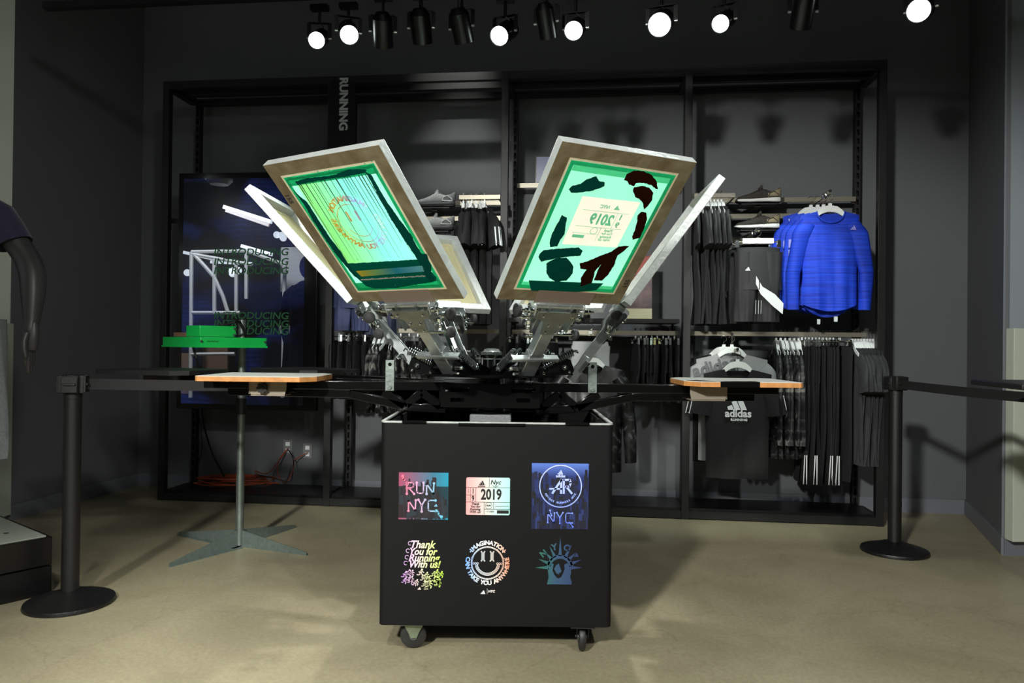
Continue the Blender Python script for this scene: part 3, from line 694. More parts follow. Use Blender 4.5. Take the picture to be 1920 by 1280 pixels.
c0=lambda P:[l0(450+a/3.46,230+b/3.46) for a,b in P]
c1=lambda P:[l1(900+a/3.46,230+b/3.46) for a,b in P]
def blob(mb,P,z,jag=0,seed=0,h=.0004):
    rr=random.Random(seed)
    if jag:
        Q=[]
        for i in range(len(P)):
            a=Vector(P[i]);b=Vector(P[(i+1)%len(P)]); n=max(1,int((b-a).length/.006)); m=Vector((-(b-a).y,(b-a).x)); m=m.normalized() if m.length else m
            for j in range(n): Q.append(tuple(a+(b-a)*j/n+m*(rr.uniform(-jag,jag) if j else 0)))
        P=Q
    mb.prism(P,h,T(0,0,z-h))
# left screen artwork (seen from below, so z decreases towards the viewer)
h=LW/2
q=MB(); picture_frame(q,.055,LL-.055,-h+.055,h-.055,.014,-.0012,.0003); q.box((LL-.075,0,-.0012),(.03,LW-.12,.0003)); q.box((.075,0,-.0012),(.034,LW-.12,.0003)); q.build('emulsion_border',M_emul,s0,smooth=0)
lo=c0([(365,390)])[0]; 
def holed(q,outer,inner,z):
    for i in range(4): j=(i+1)%4; q.prism([outer[i],outer[j],inner[j],inner[i]],.0003,T(0,0,z))
hi_=LW/2-.056; OUT=[(LL-.056,-hi_),(LL-.056,hi_),(.056,hi_),(.056,-hi_)]
q=MB(); holed(q,OUT,c0([(365,390),(820,325),(1150,885),(705,918)]),-.0009); q.build('mint_coat',M_coat,s0,smooth=0)
q=MB(); blob(q,c0([(365,390),(820,325),(1150,885),(705,918)]),-.0009,0,0,.0003)
ys=[l0(450+a/3.46,230+b/3.46)[1] for a,b in ((365,390),(1150,885))]
q.build('print_area',transmat('print_area_gradient','ffffff',.04,.72,stops=[(0,'b4e4ac'),(.3,'bcf2d0'),(.6,'b8f2ee'),(1,'c4faf2')],axis=1,lo=min(ys),hi=max(ys)),s0,smooth=0)
q=MB()
blob(q,c0([(360,380),(430,358),(560,345),(625,335),(640,325),(700,303),(780,298),(822,303),(812,322),(700,345),(600,358),(480,378),(375,400)]),-.0018,.0012,1)
blob(q,c0([(812,312),(850,332),(880,380),(930,470),(1000,575),(1085,690),(1110,720),(1140,780),(1180,845),(1215,850),(1225,890),(1245,925),(1240,980),(1278,1020),(1240,1032),(1190,975),(1160,895),(1120,835),(1060,745),(980,620),(905,480),(855,385),(830,340)]),-.0018,.0015,2)
blob(q,c0([(345,430),(385,470),(440,515),(500,610),(580,735),(650,825),(705,915),(760,985),(800,1030),(740,990),(690,930),(620,845),(550,745),(475,630),(418,530)]),-.0018,.0012,3)
q.build('ink_smear',M_ink,s0,smooth=0)
q=MB(); blob(q,c0([(690,912),(1150,885),(1215,905),(1240,960),(1278,1005),(1250,1030),(1180,1042),(1000,1070),(880,1072),(820,1058),(740,985)]),-.0015,.0012,4); q.build('ink_pool',transmat('deep_teal_ink','0a6a58',.0,.6),s0,smooth=0)
q=MB(); blob(q,c0([(755,960),(1185,925),(1197,962),(790,995)]),-.0021)
ys=[c0([(760,960)])[0][1],c0([(1190,940)])[0][1]]
q.build('ink_bar',transmat('rainbow_ink_bar','ffffff',.02,.7,stops=[(0,'e6d34a'),(.3,'9fd090'),(.6,'3fb0c8'),(1,'8fdfe6')],axis=1,lo=min(ys),hi=max(ys)),s0,smooth=0)
q=MB(); rr=random.Random(11); P0=c0([(790,1016)])[0];P1=c0([(1210,990)])[0]
for i in range(46):
    t=i/46; x=P0[0]+(P1[0]-P0[0])*t; y=P0[1]+(P1[1]-P0[1])*t; q.box((x+rr.uniform(-.001,.001),y,-.0022),(rr.uniform(.003,.007),.0035,.0003))
q.build('ink_dashes',M_pink,s0,smooth=0)
M_drip=mat('thin_drip_ink','06382f',.5); rr=random.Random(12)
for i in range(20):
    t=min(.985,max(.01,(i+rr.uniform(-.3,1.1))/20)); a=(372+448*t,395-65*t); b=(705+445*t,918-33*t); e_=rr.choice((.25,.5,.8,.97,.97)); s_=0
    A=c0([a])[0];Bq=c0([(a[0]+(b[0]-a[0])*e_,a[1]+(b[1]-a[1])*e_)])[0]; wq=rr.uniform(.0006,.0014)
    MB().prism([(A[0],A[1]-wq*1.6),(A[0],A[1]+wq*1.6),(Bq[0],Bq[1]+wq*.3),(Bq[0],Bq[1]-wq*.3)],.0003,T(0,0,-.0021)).build('ink_drip',M_drip,s0,smooth=0)
for a,b in ((400,348),(505,312),(580,305),(810,262),(855,245),(320,352),(765,885),(1010,1052)):
    p_=c0([(a,b)])[0]; MB().cyl((p_[0],p_[1],-.0021),(p_[0],p_[1],-.0018),.0022,n=8).build('ink_spot',M_emul,s0,smooth=0)
cc=c0([(765,650)])[0]
q=MB(); X=T(cc[0],cc[1],-.0020)@RZ(-90)
# mirrored ring lettering
def arctext2(q,s,r,a_mid,step,size,X,bold,flip):
    for ch,ps_ in zip(s,arcpos(s,step)):
        a=R(a_mid-flip*ps_); q.text(ch,size,X@T(r*math.cos(a),r*math.sin(a),0)@Matrix.Rotation(a-flip*PI/2,4,'Z'),bold=bold)
arctext2(q,'IMAGINATION',.098,90,11.6,.029,X,.0012,1); arctext2(q,'CAN TAKE YOU ANYWHERE',.098,-90,11.0,.029,X,.0012,-1)
q.ring(.078,.0755,.0003,X,n=48); q.ring(.055,.0525,.0003,X,n=30,a0=R(200),a1=R(340))
for sx in (-.02,.02): q.box(tuple(X@Vector((sx,.03,0)))[:3],(.04,.008,.0003))
q.build('ring_lettering',transmat('peach_to_lilac_stencil','ffffff',.05,.72,stops=[(0,'ffd070'),(.45,'ffc09a'),(.7,'ecd0ff'),(1,'ffffff')],axis=1,lo=cc[1]-.1,hi=cc[1]+.1),s0,smooth=0)
# right screen artwork
q=MB(); picture_frame(q,.055,LL-.055,-h+.055,h-.055,.014,-.0012,.0003); q.build('emulsion_border',M_emul,s1,smooth=0)
MB().box((LL-.078,0,-.0012),(.022,LW-.14,.0003)).build('emulsion_band',M_emul2,s1,smooth=0); MB().box((.076,0,-.0012),(.014,LW-.14,.0003)).build('emulsion_band',M_emul2,s1,smooth=0)
for P_,sd in (([(575,430),(600,405),(650,395),(690,365),(755,345),(770,375),(808,385),(805,410),(770,425),(720,440),(650,450),(590,452)],1),([(530,595),(562,612),(555,660),(548,720),(520,755),(500,800),(455,805),(450,780),(465,720),(490,670),(510,640)],2),([(385,850),(410,825),(500,815),(580,810),(640,806),(665,830),(650,860),(560,868),(480,880),(430,890),(395,900),(378,870)],3),([(428,912),(460,892),(490,878),(560,872),(585,900),(606,935),(600,975),(560,1022),(490,1030),(445,1000),(430,975)],4)):
    q=MB(); blob(q,c1(P_),-.0016,.0012,sd); q.build('teal_ink_blob',M_ink,s1,smooth=0)
for P_,sd in (([(932,370),(950,330),(1000,308),(1060,312),(1110,335),(1145,380),(1152,430),(1135,425),(1110,402),(1060,388),(1010,390),(998,410),(965,400),(955,378)],5),([(998,416),(1050,408),(1098,420),(1122,450),(1115,500),(1090,535),(1062,562),(1055,520),(1030,490),(1005,480),(990,440)],6),([(1020,600),(1045,575),(1075,580),(1082,620),(1060,690),(1035,745),(990,757),(985,735),(1005,690),(1018,640)],7),([(645,910),(700,895),(780,860),(850,835),(900,800),(968,795),(930,832),(890,860),(870,920),(830,985),(790,1022),(738,1020),(760,960),(785,915),(745,960),(725,1035),(650,1060),(655,1000),(690,950),(650,945)],8)):
    q=MB(); blob(q,c1(P_),-.0016,.0012,sd); q.build('brown_ink_blob',M_ink2,s1,smooth=0)
q=MB(); blob(q,c1([(315,1020),(800,1040),(750,1085),(640,1095),(480,1098),(330,1085)]),-.0014); q.build('ink_puddle',M_ink3,s1,smooth=0)
P=c1([(665,475),(1040,515),(885,808),(530,785)]); q=MB(); holed(q,OUT,P,-.0009); q.build('mint_coat',M_coat,s1,smooth=0)
q=MB(); blob(q,P,-.0009,0,0,.0003); q.build('stencil_badge',transmat('pink_white_stencil','fff4f2',.06,.75),s1,smooth=0)
q=MB(); mid=Vector(P[0]+()).to_3d()
cx_=sum(v[0] for v in P)/4; cy_=sum(v[1] for v in P)/4
X=T(cx_,cy_,-.0018)@RZ(-90); s=.0016
q.text('2019',.056,X@T(-.0+.004,.012,0),bold=.002,sx=.8); q.text('1',.03,X@T(-.065,.028,0),bold=.001); q.text('9',.03,X@T(-.065,-.002,0),bold=.001)
logo3(q,X@T(-.035,.056,0),.026); q.text('NYC',.018,X@T(.012,.062,0),bold=.0006,shear=.2)
for A in ([(-.09,.044),(.09,.044)],[(-.09,-.018),(.09,-.018)],[(-.048,.044),(-.048,-.018)],[(-.01,-.018),(-.01,-.07)],[(-.01,-.045),(.09,-.045)]): lines(q,A,.0012,X)
for i,t_ in enumerate(('Thank','You for','Running','With us!')): q.text(t_,.014,X@T(-.045,-.027-.0125*i,0),bold=.0004,shear=.3)
q.ring(.014,.012,.0003,X@T(.012,-.032,0),n=20); q.box(tuple(X@Vector((.062,-.058,0)))[:3],(.012,.045,.0003))
q.build('stencil_lettering',transmat('mint_stencil_letters','a0e4cc',.04,.72),s1,smooth=0)
for k_,r_ in ((0,s0),(1,s1)):
    q=MB(); y=-.236 if k_==0 else .236
    q.text('155',.026,T(.47 if k_==0 else .10,y,-.0012)@RZ(180 if k_==0 else 0)@RX(180)@RZ(0),bold=.0008); q.build('pencil_number',mat('marker_ink','2a2620',.6),r_,smooth=0)
# ------------------------------------------------------------------ the display rack along the back wall
def bt(name,label,cat,u,v,z,group=None,rz=0): return thing(name,label,cat,B(u,v,z),BA+rz,group)
rack=bt('display_rack','tall black steel display rack frame running along the back wall','display rack',0,0,0)
RH=3.06; RD=.41
for i in range(5):
    u=i*1.25
    MB().box((u,.025,RH/2),(.05,.05,RH)).build('post',M_rack,rack,bevel=.002)
    ub=u+(.03 if i<4 else -.03)
    q=MB(); q.box((ub-.014,RD,RH/2-.02),(.010,.05,RH-.04)); q.box((ub+.014,RD,RH/2-.02),(.010,.05,RH-.04)); q.box((ub,RD+.015,RH/2-.02),(.03,.012,RH-.04))
    z=.12
    while z<RH-.1: q.box((ub,RD-.018,z),(.030,.010,.022)); z+=.062
    q.build('slotted_upright',M_rack,rack)
    MB().box((u,.205,RH-.03),(.05,.36,.05)).build('depth_beam',M_rack,rack)
    MB().box((u,.205,.032),(.05,.36,.05)).build('base_beam',M_rack,rack)
for v,z,hh in ((.025,RH-.027,.055),(.20,RH-.027,.05),(RD,RH-.03,.05)): MB().box((2.5,v,z),(4.96,.045,hh)).build('top_beam',M_rack,rack)
for v in (.025,RD): MB().box((2.5,v,.032),(4.96,.045,.05)).build('base_rail',M_rack,rack)
for i in range(4): MB().box((i*1.25+.625,.21,.064),(1.20,.36,.014)).build('base_panel',mat('black_laminate','0b0b0b',.35),rack)
for i in range(5): MB().cyl((i*1.25,.025,0),(i*1.25,.025,.009),.022,n=12).build('foot',M_rubber,rack)
# blade sign
uu,_=bp(644,200,-.004)
sg=bt('department_sign','narrow black vertical sign reading RUNNING on the rack','sign',uu,-.012,2.10)
MB().box((0,0,.40),(.18,.02,1.02)).build('panel',mat('black_sign_panel','0c0c0d',.4),sg)
u_,z_=bp(645,195,-.02)
q=MB(); q.text('RUNNING',.083,T(.004,-.0105,z_-2.10)@RX(90)@RZ(-90),bold=.0034,space=.97); q.build('lettering',mat('sign_grey_lettering','c6cccd',.5),sg)
# crossbars
def crossbar(u0,u1,z,label,hh=.034):
    o=bt('crossbar',label,'crossbar',(u0+u1)/2,RD-.045,z,None)
    MB().box((0,0,0),(u1-u0,.018,hh)).build('bar',M_railm,o)
    for s in (-1,1): MB().box((s*((u1-u0)/2-.012),.014,-.004),(.024,.012,hh+.02)).build('end_bracket',M_rack,o)
for lab,u0,u1 in (('left of the centre post',1.30,2.47),('in the right-hand section',3.80,4.95)):
    crossbar(u0,u1,2.215,'highest metal crossbar '+lab); crossbar(u0,u1,2.10,'middle metal crossbar '+lab); crossbar(u0,u1,1.93,'lowest metal crossbar '+lab)
crossbar(2.55,3.72,2.34,'metal crossbar right of the centre post, behind the screens')
def hangrail(u0,u1,v,z,back,label):
    o=bt('hang_rail',label,'hang rail',(u0+u1)/2,v,z)
    w_=(u1-u0)/2
    MB().box((0,0,0),(2*w_,.014,.030)).build('bar',M_railm,o)
    for s in (-1,1): MB().box((s*(w_-.007),(RD-.05-v)/2,0),(.014,RD-.05-v,.030)).build('side_arm',M_railm if back else M_rack,o)
ua,za=bp(1293,367,.10);ub,_=bp(1378,367,.10); hangrail(ua,ub,.10,za,1,'short U-shaped hang rail holding the grey t-shirts')
ua,za2=bp(861,370,.10);ub,_=bp(941,370,.10); hangrail(ua,2.46,.10,za2,1,'short U-shaped hang rail holding the black striped t-shirts')
LR=1.255
hangrail(3.79,4.96,.16,LR,0,'long lower hang rail in the right-hand section')
hangrail(2.55,3.71,.16,LR,0,'long lower hang rail right of the centre post')
hangrail(1.30,2.46,.16,LR,0,'long lower hang rail left of the centre post')
# shelf with print in the third section
sh=bt('shelf','black shelf above the hanging shorts right of the centre post','shelf',3.12,.20,1.335)
MB().box((0,0,0),(1.17,.36,.028)).build('board',mat('black_laminate','0b0b0b',.35),sh)
for s in (-1,1): MB().box((s*.57,.16,-.03),(.012,.03,.07)).build('bracket',M_rack,sh)
u0,z0=bp(1155,597,.10);u1,_=bp(1222,597,.10)
cp=bt('counter_print','photo card of clasped hands in a beige stand on the shelf','picture',(u0+u1)/2,.10,1.350)
W_=u1-u0
MB().box((0,0,.036),(W_,.05,.070)).build('stand_block',mat('beige_block','b9b394',.5),cp)
q=MB(); q.box((0,.005,.26),(W_,.008,.38)); q.build('card',mat('muddy_pink_photo','5a4042',.5,vary=.7,vscale=14,col2='1c1416'),cp)
MQ=mat('skin_tone_print','b5644a',.5,vary=.4,vscale=25)
q=MB()
for i in range(4): q.tube([(-.055+.0,.0,.30-i*.016),(-.01,-.002,.292-i*.017),(.02,-.002,.27-i*.014)],[.009,.010,.006],6)
q.prism([(-.005,.20),(.05,.24),(.10,.27),(.11,.33),(.03,.31),(-.01,.28)],.003,T(0,.001,0)@RX(90)); q.build('printed_hands',MQ,cp)
q=MB(); q.prism([(.01,.30),(.12,.33),(.12,.44),(.03,.42)],.002,T(0,.001,0)@RX(90)); q.build('printed_sleeve',mat('rust_print','8a2f1c',.5),cp)
u0,z0=bp(1022,318,RD-.03)
ds=bt('small_display','small violet-blue tablet display on the wall behind the right screen','display',u0,RD-.03,z0)
MB().box((0,0,0),(.14,.02,.20)).build('casing',M_gloss,ds); MB().box((0,-.011,0),(.125,.002,.185)).build('display_panel',mat('violet_screen','3a4068',.3,emit='39406e',estr=.25),ds)
# ------------------------------------------------------------------ garments
M_tee_grey=mat('charcoal_marl_fabric','3a3b3d',.9,0,.35,160,vary=.25,vscale=60)
M_tee_black=mat('black_jersey','111112',.88,0,.3,120)
M_blue=None
def bluefab():
    m=bpy.data.materials.new('cobalt_striated_knit'); m.use_nodes=True; N=m.node_tree.nodes; L=m.node_tree.links; b=N['Principled BSDF']
    tc=N.new('ShaderNodeTexCoord'); mp=N.new('ShaderNodeMapping'); mp.inputs['Scale'].default_value=(3,3,90); n=N.new('ShaderNodeTexNoise'); n.inputs['Scale'].default_value=1; n.inputs['Detail'].default_value=5
    L.new(tc.outputs['Object'],mp.inputs[0]); L.new(mp.outputs[0],n.inputs['Vector']); r=N.new('ShaderNodeValToRGB')
    r.color_ramp.elements[0].position=.35; r.color_ramp.elements[0].color=(*rgb('0428a4'),1); r.color_ramp.elements[1].position=.68; r.color_ramp.elements[1].color=(*rgb('0c44d8'),1)
    L.new(n.outputs['Fac'],r.inputs[0]); L.new(r.outputs[0],b.inputs['Base Color']); b.inputs['Roughness'].default_value=.75; return m
M_blue=bluefab()
def camofab(name,a,b_,c,d,sc=9):
    m=bpy.data.materials.new(name); m.use_nodes=True; N=m.node_tree.nodes; L=m.node_tree.links; b=N['Principled BSDF']
    tc=N.new('ShaderNodeTexCoord'); n=N.new('ShaderNodeTexNoise'); n.inputs['Scale'].default_value=sc; n.inputs['Detail'].default_value=2.5; n.inputs['Distortion'].default_value=1.5
    L.new(tc.outputs['Object'],n.inputs['Vector']); r=N.new('ShaderNodeValToRGB'); r.color_ramp.interpolation='CONSTANT'; e=r.color_ramp.elements
    e[0].position=0;e[0].color=(*rgb(a),1);e[1].position=.60;e[1].color=(*rgb(d),1)
    x=e.new(.42);x.color=(*rgb(b_),1);x=e.new(.52);x.color=(*rgb(c),1)
    L.new(n.outputs['Fac'],r.inputs[0]); L.new(r.outputs[0],b.inputs['Base Color']); b.inputs['Roughness'].default_value=.6; return m
M_camo=camofab('grey_camouflage_cloth','0a0a0b','1b1b1c','3a3a3b','74746f',12)
M_camo2=camofab('dark_glossy_camouflage','070708','0e0e0f','1c1c1f','3a3a3c',9); M_camo2.node_tree.nodes['Principled BSDF'].inputs['Roughness'].default_value=.35
M_wht=mat('reflective_white_print','dfe3e3',.5)
def body_mb(q,W,L,neck=.085,nd=.07,slope=.24,t=.05,taper=.92,hem=0,seed=0,fold=.012,nx=20,nz=18,sway=0):
    rr=random.Random(seed); ph=[rr.uniform(0,6) for _ in range(6)]
    def top(x,front):
        a=abs(x)
        if a<neck: return -(nd if front else .012)*math.sqrt(max(0,1-(a/neck)**2))
        return -(a-neck)*slope
    for front in (1,0):
        vs=[];fs=[]
        for j in range(nz+1):
            s=j/nz
            for i in range(nx+1):
                xi=-1+2*i/nx; w_=W*(1-(1-taper)*min(1,s*1.6)); x=xi*w_
                zt=top(xi*W,front); zb=-L+hem*(xi*xi) if front else -L-hem*.8+hem*1.8*(xi*xi)
                z=zt+(zb-zt)*s
                th=t*(.35+.65*min(1,s*2.2))*math.sqrt(max(0,1-xi*xi))
                f=sway*s*math.sin(4.2*s+ph[3])+fold*s*(math.sin(7*xi+ph[0]+2*s)+.6*math.sin(13*xi+ph[1]-3*s)+.3*math.sin(23*xi+ph[2]))*(1-xi**4)
                vs.append((x,(-th if front else th)+f,z))
        for j in range(nz):
            for i in range(nx): a=j*(nx+1)+i; fs.append((a,a+1,a+nx+2,a+nx+1))
        q.add(vs,fs)
def sleeve_mb(q,path,ra,rb,n=14,seed=0,fold=.1,sub=6):
    """path in local xz, flattened ellipse sections; ra in plane, rb along y"""
    rr=random.Random(seed); P=[];A=[];Bb=[]
    m=len(path)
    for i in range((m-1)*sub+1):
        t=i/sub; k=min(int(t),m-2); f=t-k; p0=Vector(path[k]);p1=Vector(path[k+1]); P.append(p0.lerp(p1,f)); A.append(ra[k]+(ra[k+1]-ra[k])*f); Bb.append(rb[k]+(rb[k+1]-rb[k])*f)
    vs=[];fs=[]; ph=rr.uniform(0,6)
    for i,p in enumerate(P):
        d=(P[min(i+1,len(P)-1)]-P[max(i-1,0)]).normalized(); y=Vector((0,1,0)); x=(y.cross(d)).normalized(); s=i/(len(P)-1)
        for k in range(n):
            a=2*PI*k/n; w_=1+fold*math.sin(3*a+ph+6*s)*(.4+s)
            vs.append(p+x*math.cos(a)*A[i]*w_+y*math.sin(a)*Bb[i]*w_)
    for i in range(len(P)-1):
        for k in range(n): fs.append((i*n+k,i*n+(k+1)%n,(i+1)*n+(k+1)%n,(i+1)*n+k))
    fs+=[tuple(range(n))[::-1],tuple(range((len(P)-1)*n,len(P)*n))]
    q.add(vs,fs)
def shirt(name,label,cat,m,W=.225,L=.70,sl='short',seed=0,stripes=None,t=.05,group=None,hem=0,fold=.012,sway=0):
    root=thing(name,label,cat,(0,0,0),0,group)
    q=MB(); body_mb(q,W,L,t=t,seed=seed,hem=hem,fold=fold,sway=.02 if t<.031 else .004); q.build('body',m,root,smooth=70)
    for s in (-1,1):
        q=MB(); zt=-(W-.085)*.24
        if sl=='short': path=[(s*(W-.05),0,zt-.06),(s*(W+.0),0,zt-.12),(s*(W+.025),0,zt-.27)]; ra=[.06,.078,.086]; rb=[t*.8,t*.8,t*.9]
        else: path=[(s*(W-.050),0,zt-.050),(s*(W-.002),0,zt-.13),(s*(W+.034+sway),-.0,zt-.38),(s*(W+.040),0,zt-.62)]; ra=[.050,.060,.045,.038]; rb=[t*.8,t*.8,t*.7,t*.6]
        sleeve_mb(q,path,ra,rb,seed=seed+s); q.build('sleeve',m,root,smooth=70)
        if stripes=='sleeve' :
            q=MB()
            for y in (-.62*t*.9,0,.62*t*.9):
                k_=math.sqrt(1-(y/(t*.9))**2); q.bar((s*(W+.003+.084*k_),y,zt-.135),(s*(W+.024+.092*k_),y,zt-.264),.008,.004)
            q.build('sleeve_stripes',M_wht,root)
    return root
def leg_mb(q,x,w0,w1,z0,z1,t,seed,n=36,m=12,fold=.12):
    rr=random.Random(seed); ph=rr.uniform(0,6); vs=[];fs=[]
    for j in range(m+1):
        s=j/m; z=z0+(z1-z0)*s; a_=w0+(w1-w0)*s
        for k in range(n):
            a=2*PI*k/n; w_=1+fold*(math.sin(4*a+ph+4*s)+.7*math.sin(9*a-ph))*(.3+.7*s)
            vs.append((x+a_*math.cos(a)*w_, t*(1-.2*s)*math.sin(a)*w_+.014*s*math.sin(5*s+ph),z))
    for j in range(m):
        for k in range(n): fs.append((j*n+k,j*n+(k+1)%n,(j+1)*n+(k+1)%n,(j+1)*n+k))
    fs+=[tuple(range(n))[::-1],tuple(range(m*n,(m+1)*n))]
    q.add(vs,fs)
def pants(name,label,cat,m,W=.17,L=.9,seed=0,t=.03,group=None,stripe=False,split=.25,flare=1.0):
    root=thing(name,label,cat,(0,0,0),0,group)
    q=MB()
    for s in (-1,1): leg_mb(q,s*W*.48*flare,W*.55,W*.42*flare,-.03,-L,t,seed+s)
    q.build('legs',m,root,smooth=70)
    q=MB(); n=24
    vs=[];fs=[]
    for j,(w_,z) in enumerate(((W*.93,0),(W*.98,-.035),(W,-.04),(W*1.04,-split))):
        for k in range(n): a=2*PI*k/n; vs.append((w_*math.cos(a),(t*1.05)*math.sin(a)*(1+.06*math.cos(12*a)),z))
    for j in range(3):
        for k in range(n): fs.append((j*n+k,j*n+(k+1)%n,(j+1)*n+(k+1)%n,(j+1)*n+k))
    q.add(vs,fs); q.build('waistband',m,root,smooth=70)
    if stripe:
        q=MB()
        for y in (-.010,.010): q.bar((-W*1.04,y*.6,-L*.78),(-W*.93,y,-L+.01),.006,.003)
        q.build('side_stripe',M_wht,root)
    return root
def hanger(kind,group,label):
    root=thing('clothes_hanger' if kind=='white' else 'clip_hanger',label,'hanger',(0,0,0),0,group)
    q=MB(); P=[(0,0,.035)]+[( .020*math.cos(a),0,.075+.020*math.sin(a)) for a in [R(-90+d) for d in range(0,260,25)]]
    q.tube(P,.0020,6); q.build('hook',M_wire,root)
    if kind=='white':
        q=MB(); q.box((0,0,.022),(.022,.012,.030))
        top=[(-.15,-.062),(-.10,-.036),(-.072,-.004),(-.045,.016),(0,.024),(.045,.016),(.072,-.004),(.10,-.036),(.15,-.062)]; bot=[(.145,-.082),(.105,-.066),(.05,-.030),(.02,-.020),(0,-.018),(-.02,-.020),(-.05,-.030),(-.105,-.066),(-.145,-.082)]
        q.prism(top+bot,.020,T(0,.010,0)@RX(90)); q.build('shoulder_bar',M_white,root)
    else:
        MB().box((0,0,.034),(.022,.008,.018)).build('size_cube',M_white,root)
        q=MB(); q.cyl((-.15,0,.015),(.15,0,.015),.004,n=8); q.tube([(0,0,.035),(0,0,.015)],.003,6); q.build('bar',M_wire,root)
        for s in (-1,1):
            q=MB(); q.prism([(-.010,.028),(.010,.028),(.014,-.02),(-.014,-.02)],.014,T(s*.135,.007,0)@RX(90)); q.build('clip',M_chrome,root)
    return root
HOOK=.093  # height of the hook's inside above a hanger's origin
def place(o,u,v,z,rz): o.location=B(u,v,z); o.rotation_euler=(0,0,BA+rz)
ORD=['','second','third','fourth','fifth','sixth','seventh','eighth','ninth','tenth']
def row(make,hang,us,v,zr,rz=PI/2,drop=.035,jit=.10,hz=None,seed=0,push=0,protos=4,turn={}):
    """us = positions along the rail; every garment and every hanger its own thing"""
    rr=random.Random(seed); ps=[make(i) for i in range(min(protos,len(us)))]; h0=hang; base_l=ps[0]['label']; base_h=hang['label']; N_=len(us)
    for i,u in enumerate(us):
        h=h0 if i==0 else copy_tree(h0)
        g=ps[i] if i<len(ps) else copy_tree(ps[i%len(ps)])
        o_='leftmost' if i==0 else 'rightmost' if i==N_-1 else ORD[i]+' from left'
        g['label']=o_+' '+base_l; h['label']=o_+' '+base_h
        j=rr.uniform(-jit,jit)+turn.get(i,0); place(h,u,v,zr-HOOK+.018,rz+j); place(g,u+push,v,zr-HOOK+.018-drop,rz+j)
def us_px(a,b,n,py,v): 
    ua=bp(a,py,v)[0];ub=bp(b,py,v)[0]; return [ua+(ub-ua)*i/(n-1) for i in range(n)] if n>1 else [ua]
def setl(o,label): o['label']=label; return o
# grey t-shirts, upper right section
row(lambda i: shirt('t_shirt',"charcoal t-shirt in the row under the short U-shaped rail",'t-shirt',M_tee_grey,.20,.80,'short',10+i,t=.018,group='charcoal t-shirts on the upper rail',fold=.008),
    hanger('white','white hangers of the upper charcoal t-shirts',"white hanger on the short U-shaped rail at the right"),us_px(1306,1352,8,370,.10),.10,za+.010,seed=1,drop=.020)
# black t-shirts with white sleeve stripes, upper left section
row(lambda i: shirt('t_shirt',"black t-shirt with white sleeve stripes on the short rail",'t-shirt',M_tee_black,.20,.82,'short',20+i,'sleeve' if i in (1,4) else None,t=.036,group='black striped t-shirts',fold=.008),
    hanger('white','white hangers of the black striped t-shirts',"white hanger among the black striped t-shirts"),us_px(869,909,6,370,.10),.10,za2+.010,seed=2,drop=.020,jit=.16,protos=6,turn={4:.5,1:.35,2:.15,3:.3})
# lower right rail: camouflage jackets, black track pants, grey t-shirts
row(lambda i: shirt('camo_jacket',"camouflage jacket in the row left of the track pants",'jacket',M_camo,.17,.74,'long',30+i,t=.024,group='camouflage jackets on the lower right rail',fold=.016),
    hanger('white','white hangers of the camouflage jackets',"white hanger among the six camouflage jackets"),us_px(1455,1497,6,640,.16),.16,LR+.012,seed=3,drop=.030,jit=.15)
row(lambda i: pants('track_pants',"black track pants clipped on the lower right rail",'track pants',M_tee_black,.16,.93,40+i,.014,group='black track pants in a row',stripe=(i in (0,3))),
    hanger('clip','clip hangers of the track pants',"clip hanger among the black track pants"),us_px(1503,1562,10,640,.16),.16,LR+.012,seed=4,drop=.012,jit=.12,protos=6)
h=hanger('clip',None,"lone clip hanger between the track pants and the grey t-shirts"); u=bp(1574,640,.16)[0]; place(h,u,.16,LR+.012-HOOK+.018,PI/2+.2)
g=pants('track_pants','last pair of black track pants, beside the grey t-shirts','track pants',M_tee_black,.16,.90,60,.016); place(g,u,.16,LR-HOOK+.018,PI/2+.2)
row(lambda i: shirt('t_shirt',"dark grey t-shirt at the lower rail's right end",'t-shirt',M_tee_grey,.20,.78,'short',50+i,t=.018,group='charcoal t-shirts on the lower rail',fold=.008),
    hanger('white','white hangers of the lower charcoal t-shirts',"white hanger at the lower rail's right end"),us_px(1597,1636,8,640,.16),.16,LR+.012,seed=5,drop=.020)
# lower rail of the third section: clipped black shorts
M_short=mat('black_shorts_cloth','121214',.7,vary=.4,vscale=20)
row(lambda i: pants('black_shorts',"black shorts clipped right of the glossy camouflage jacket",'shorts',M_short,.16,.40,70+i,.018,group='black shorts right of the jacket',split=.2),
    hanger('clip','clip hangers right of the jacket',"clip hanger right of the glossy camouflage jacket"),us_px(1191,1264,8,630,.16),.16,LR+.012,seed=6,drop=.012,jit=.2)
row(lambda i: pants('black_shorts',"black shorts in the row behind the press hub",'shorts',M_short,.16,.48,80+i,.018,group='black shorts behind the hub',split=.2),
    hanger('clip','clip hangers behind the press hub',"clip hanger in the row behind the press hub"),us_px(950,1036,9,630,.16),.16,LR+.012,seed=7,drop=.012,jit=.2)
